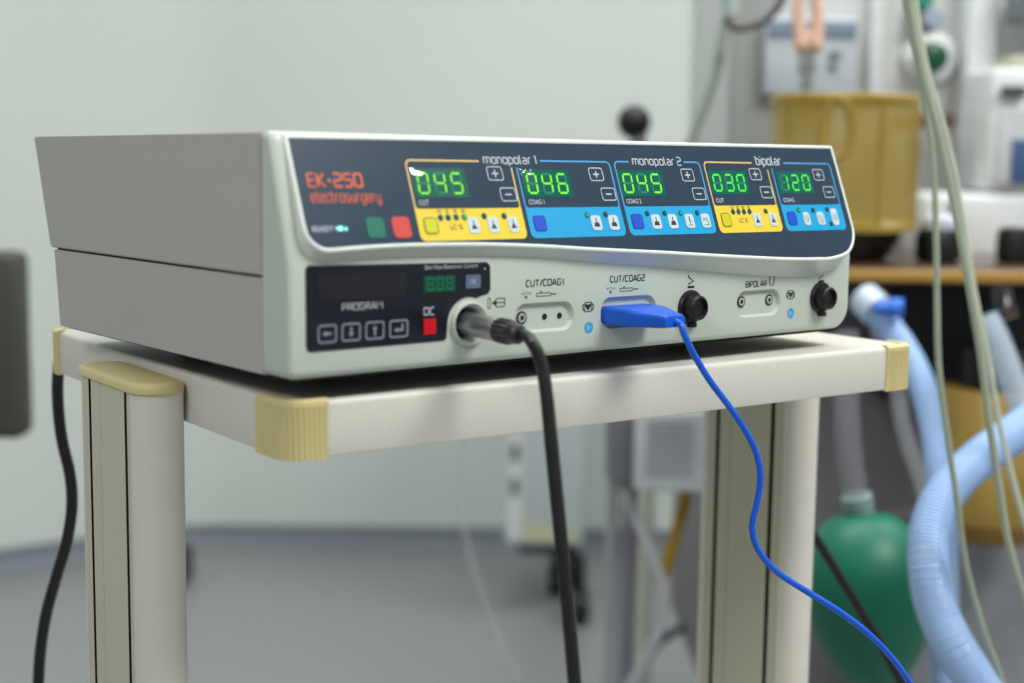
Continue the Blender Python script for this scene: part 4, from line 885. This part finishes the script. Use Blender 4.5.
q = at(862, 296, 1.42) - hA.location; a_ = (at(878, 312, 1.40) - at(862, 296, 1.42)).normalized()
bm = B(); lathe(bm, q, a_, [(0, 0.012), (0.003, 0.0165), (0.026, 0.0172), (0.027, 0.014)], 28); obj('connector', bm, mat('connector_pale', (190, 204, 220), 0.25), hA, smooth=40)
pc = at(895, 310, 1.38) - hA.location
bm = B(); lathe(bm, pc + Vector((-0.018, 0.006, 0.002)), (0.95, -0.3, 0), [(0, 0.006), (0.014, 0.006), (0.015, 0.0095), (0.026, 0.0095), (0.027, 0.007)], 24); obj('port_plug', bm, mat('plug_blue', (52, 118, 222), 0.35), hA, smooth=40, label='bright blue port plug')
hB = thing('breathing_hose', 'large pale blue corrugated hose looping in from the right edge, nearest the camera', 'hose', at(925, 560, 1.02))
ctube('hose', [at(1260, 250, 1.60), at(1200, 300, 1.42), at(1140, 352, 1.20), at(1090, 385, 1.14), at(1050, 408, 1.12), at(1015, 433, 1.10), at(978, 460, 1.08), at(946, 492, 1.06), at(930, 530, 1.04), at(929, 570, 1.02), at(937, 610, 1.01), at(953, 645, 1.00), at(975, 680, 1.0), at(1000, 720, 1.0), at(1020, 780, 1.0), at(1035, 900, 1.02), Vector((0.40, 1.06, 0.10)), Vector((0.44, 1.16, 0.02))], 0.0150, hose_m, hB, step=0.006, mod=0.026, period=0.0030, n=20)
single('clear_hose', [at(878, 330, 1.42), at(888, 352, 1.44), at(897, 385, 1.46), at(902, 420, 1.46), at(912, 455, 1.46), at(924, 490, 1.46), at(932, 540, 1.46), at(936, 660, 1.46), Vector((0.45, 1.46, 0.1)), Vector((0.47, 1.42, 0.01))], 0.008, clear_m, 'faint clear hose running down left of the blue hose', 'hose', step=0.01)
single('clear_elbow_tube', [at(985, 318, 1.30), at(996, 340, 1.29), at(1008, 370, 1.28), at(1022, 405, 1.27), at(1040, 445, 1.26), at(1075, 490, 1.30), at(1110, 500, 1.40), at(1130, 490, 1.56)], 0.0125, mat('clear_blue', (196, 210, 224), 0.2, alpha=0.6), 'clear ribbed tube at the right edge below a black connector', 'tube', step=0.0015, mod=0.06, period=0.006, n=18)
cn = at(1004, 300, 1.33)
single('hose_connector', [at(1001, 290, 1.32), at(1004, 305, 1.31), at(1009, 318, 1.305)], 0.009, mat('connector_black', (26, 26, 30), 0.15), 'small glossy black connector above the clear ribbed tube', 'connector', step=0.004)
# green bag
gb = thing('breathing_bag', 'green rubber breathing bag hanging from a grey hose right of the cart leg', 'breathing bag', at(860, 515, 1.30))
bot = at(878, 690, 1.27); top = gb.location; axv = (bot - top); Lb = axv.length
bm = B(); tube(bm, [top + axv * t - top for t in [i / 12 for i in range(13)]], 0.05, n=32, step=0.006, rfun=lambda t: 0.0575 * (max(0.0, math.sin(math.pi * min(1, (t * 0.94 + 0.035)) ** 0.80))) ** 0.62 + 0.004)
obj('bag', bm, mat('bag_green', (0, 108, 82), 0.45, noise=0.05, scale=10), gb, smooth=True)
n0 = at(856, 494, 1.30) - top
bm = B(); lathe(bm, n0, (Vector((0, 0, 0.0)) - n0), [(0, 0.0125), (0.002, 0.0145), (0.020, 0.0135), (0.024, 0.011)], 24); obj('neck', bm, mat('neck_grey', (140, 160, 160), 0.35), gb, smooth=40, label='pale grey neck')
ctube('supply_hose', [at(846, 330, 1.34), at(846, 380, 1.33), at(847, 420, 1.32), at(850, 460, 1.31), at(856, 497, 1.30)], 0.0118, mat('hose_grey_clear', (136, 132, 142), 0.35, alpha=0.4), gb, step=0.0025, mod=0.03, period=0.008, n=18)

# thin pale tubes hanging at right
tb = mat('tube_sage', (158, 168, 150), 0.35, noise=0.02)
GT = 'thin sage tubes hanging at the right'
single('infusion_tube', [Vector((0.33, 1.0, 1.9)), at(898, -90, 1.0), at(905, 0, 1.0), at(921, 80, 1.0), at(932, 150, 1.0), at(936, 230, 1.0), at(937, 300, 1.0), at(939, 370, 1.0), at(948, 440, 1.0), at(957, 500, 1.0), at(965, 560, 1.0), at(982, 625, 1.0), at(1008, 700, 1.0), at(1020, 760, 1.0), at(1030, 900, 1.0), Vector((0.39, 0.98, 0.10)), Vector((0.42, 0.90, 0.006))], 0.0022, tb, 'thin sage tube hanging at right, the leftmost one, straight in its middle stretch', 'tube', GT, step=0.008)
single('infusion_tube', [Vector((0.33, 0.97, 1.9)), at(903, -90, 0.97), at(909, 0, 0.97), at(922, 70, 0.97), at(940, 140, 0.97), at(955, 210, 0.97), at(968, 280, 0.97), at(980, 350, 0.97), at(989, 420, 0.97), at(998, 480, 0.97), at(1008, 540, 0.97), at(1022, 590, 0.97), at(1040, 640, 0.97), at(1060, 800, 0.97), Vector((0.40, 0.93, 0.12)), Vector((0.46, 0.85, 0.006))], 0.0026, tb, 'thicker sage tube at right, slanting in front of the black domed valve', 'tube', GT, step=0.008)
single('infusion_tube', [Vector((0.33, 1.06, 1.9)), at(911, -90, 1.06), at(915, 0, 1.06), at(927, 70, 1.06), at(947, 140, 1.06), at(962, 215, 1.06), at(974, 290, 1.06), at(988, 360, 1.06), at(1003, 440, 1.06), at(1024, 520, 1.06), at(1045, 580, 1.06), at(1065, 760, 1.08), Vector((0.46, 1.02, 0.12)), Vector((0.52, 0.98, 0.006))], 0.0023, mat('tube_pale', (196, 202, 186), 0.35), 'pale sage tube at right running just behind the thicker slanting one', 'tube', GT, step=0.008)

# things hanging at the top
hg = thing('hanging_hose', 'grey green hose curving down behind the unit from a pale joint at the top', 'hose', at(722, 30, 1.7))
ctube('hose', [at(731, 12, 1.7), at(726, 22, 1.7), at(721, 45, 1.7), at(717, 70, 1.7), at(708, 98, 1.7), at(696, 128, 1.7), at(686, 160, 1.7), at(680, 220, 1.7)], 0.0060, mat('hose_sage', (142, 152, 146), 0.45), hg, step=0.01)
bm = B(); tube(bm, [at(728, -30, 1.7) - hg.location, at(730, 0, 1.7) - hg.location, at(731, 16, 1.7) - hg.location], 0.0095, step=0.01); obj('joint', bm, mat('joint_pale', (172, 186, 182), 0.4), hg, smooth=True, label='pale thicker joint')
single('dark_lead', [at(726, 18, 1.66), at(734, 27, 1.66), at(748, 27, 1.66), at(765, 20, 1.66), at(778, 6, 1.66), at(788, -20, 1.66), at(795, -60, 1.66)], 0.0052, mat('lead_taupe', (96, 90, 88), 0.5), 'dark taupe lead curving up from the hose joint to the top edge', 'cable', step=0.006)
pk = thing('rubber_clip', 'peach coloured rubber clip hanging at the top before the machine', 'clip', at(808, 20, 1.6))
bm = B(); L_ = lambda x, y: at(x, y, 1.6) - pk.location
tube(bm, [L_(808, -38), L_(801, -14), L_(798.5, 2), L_(798, 18), L_(800, 32), L_(801, 44)], 0.0062, step=0.004, rfun=lambda t: 0.0058 + 0.0030 * t ** 3); tube(bm, [L_(808, -38), L_(812, -14), L_(816, 2), L_(818, 18), L_(817, 32), L_(816, 44)], 0.0062, step=0.004, rfun=lambda t: 0.0058 + 0.0030 * t ** 3)
ball(bm, L_(801.5, 44), 0.0092, 16); ball(bm, L_(815.5, 44), 0.0092, 16); ball(bm, L_(808.5, 37), 0.0075, 16)
obj('loop', bm, mat('rubber_peach', (226, 186, 164), 0.45), pk, smooth=True)
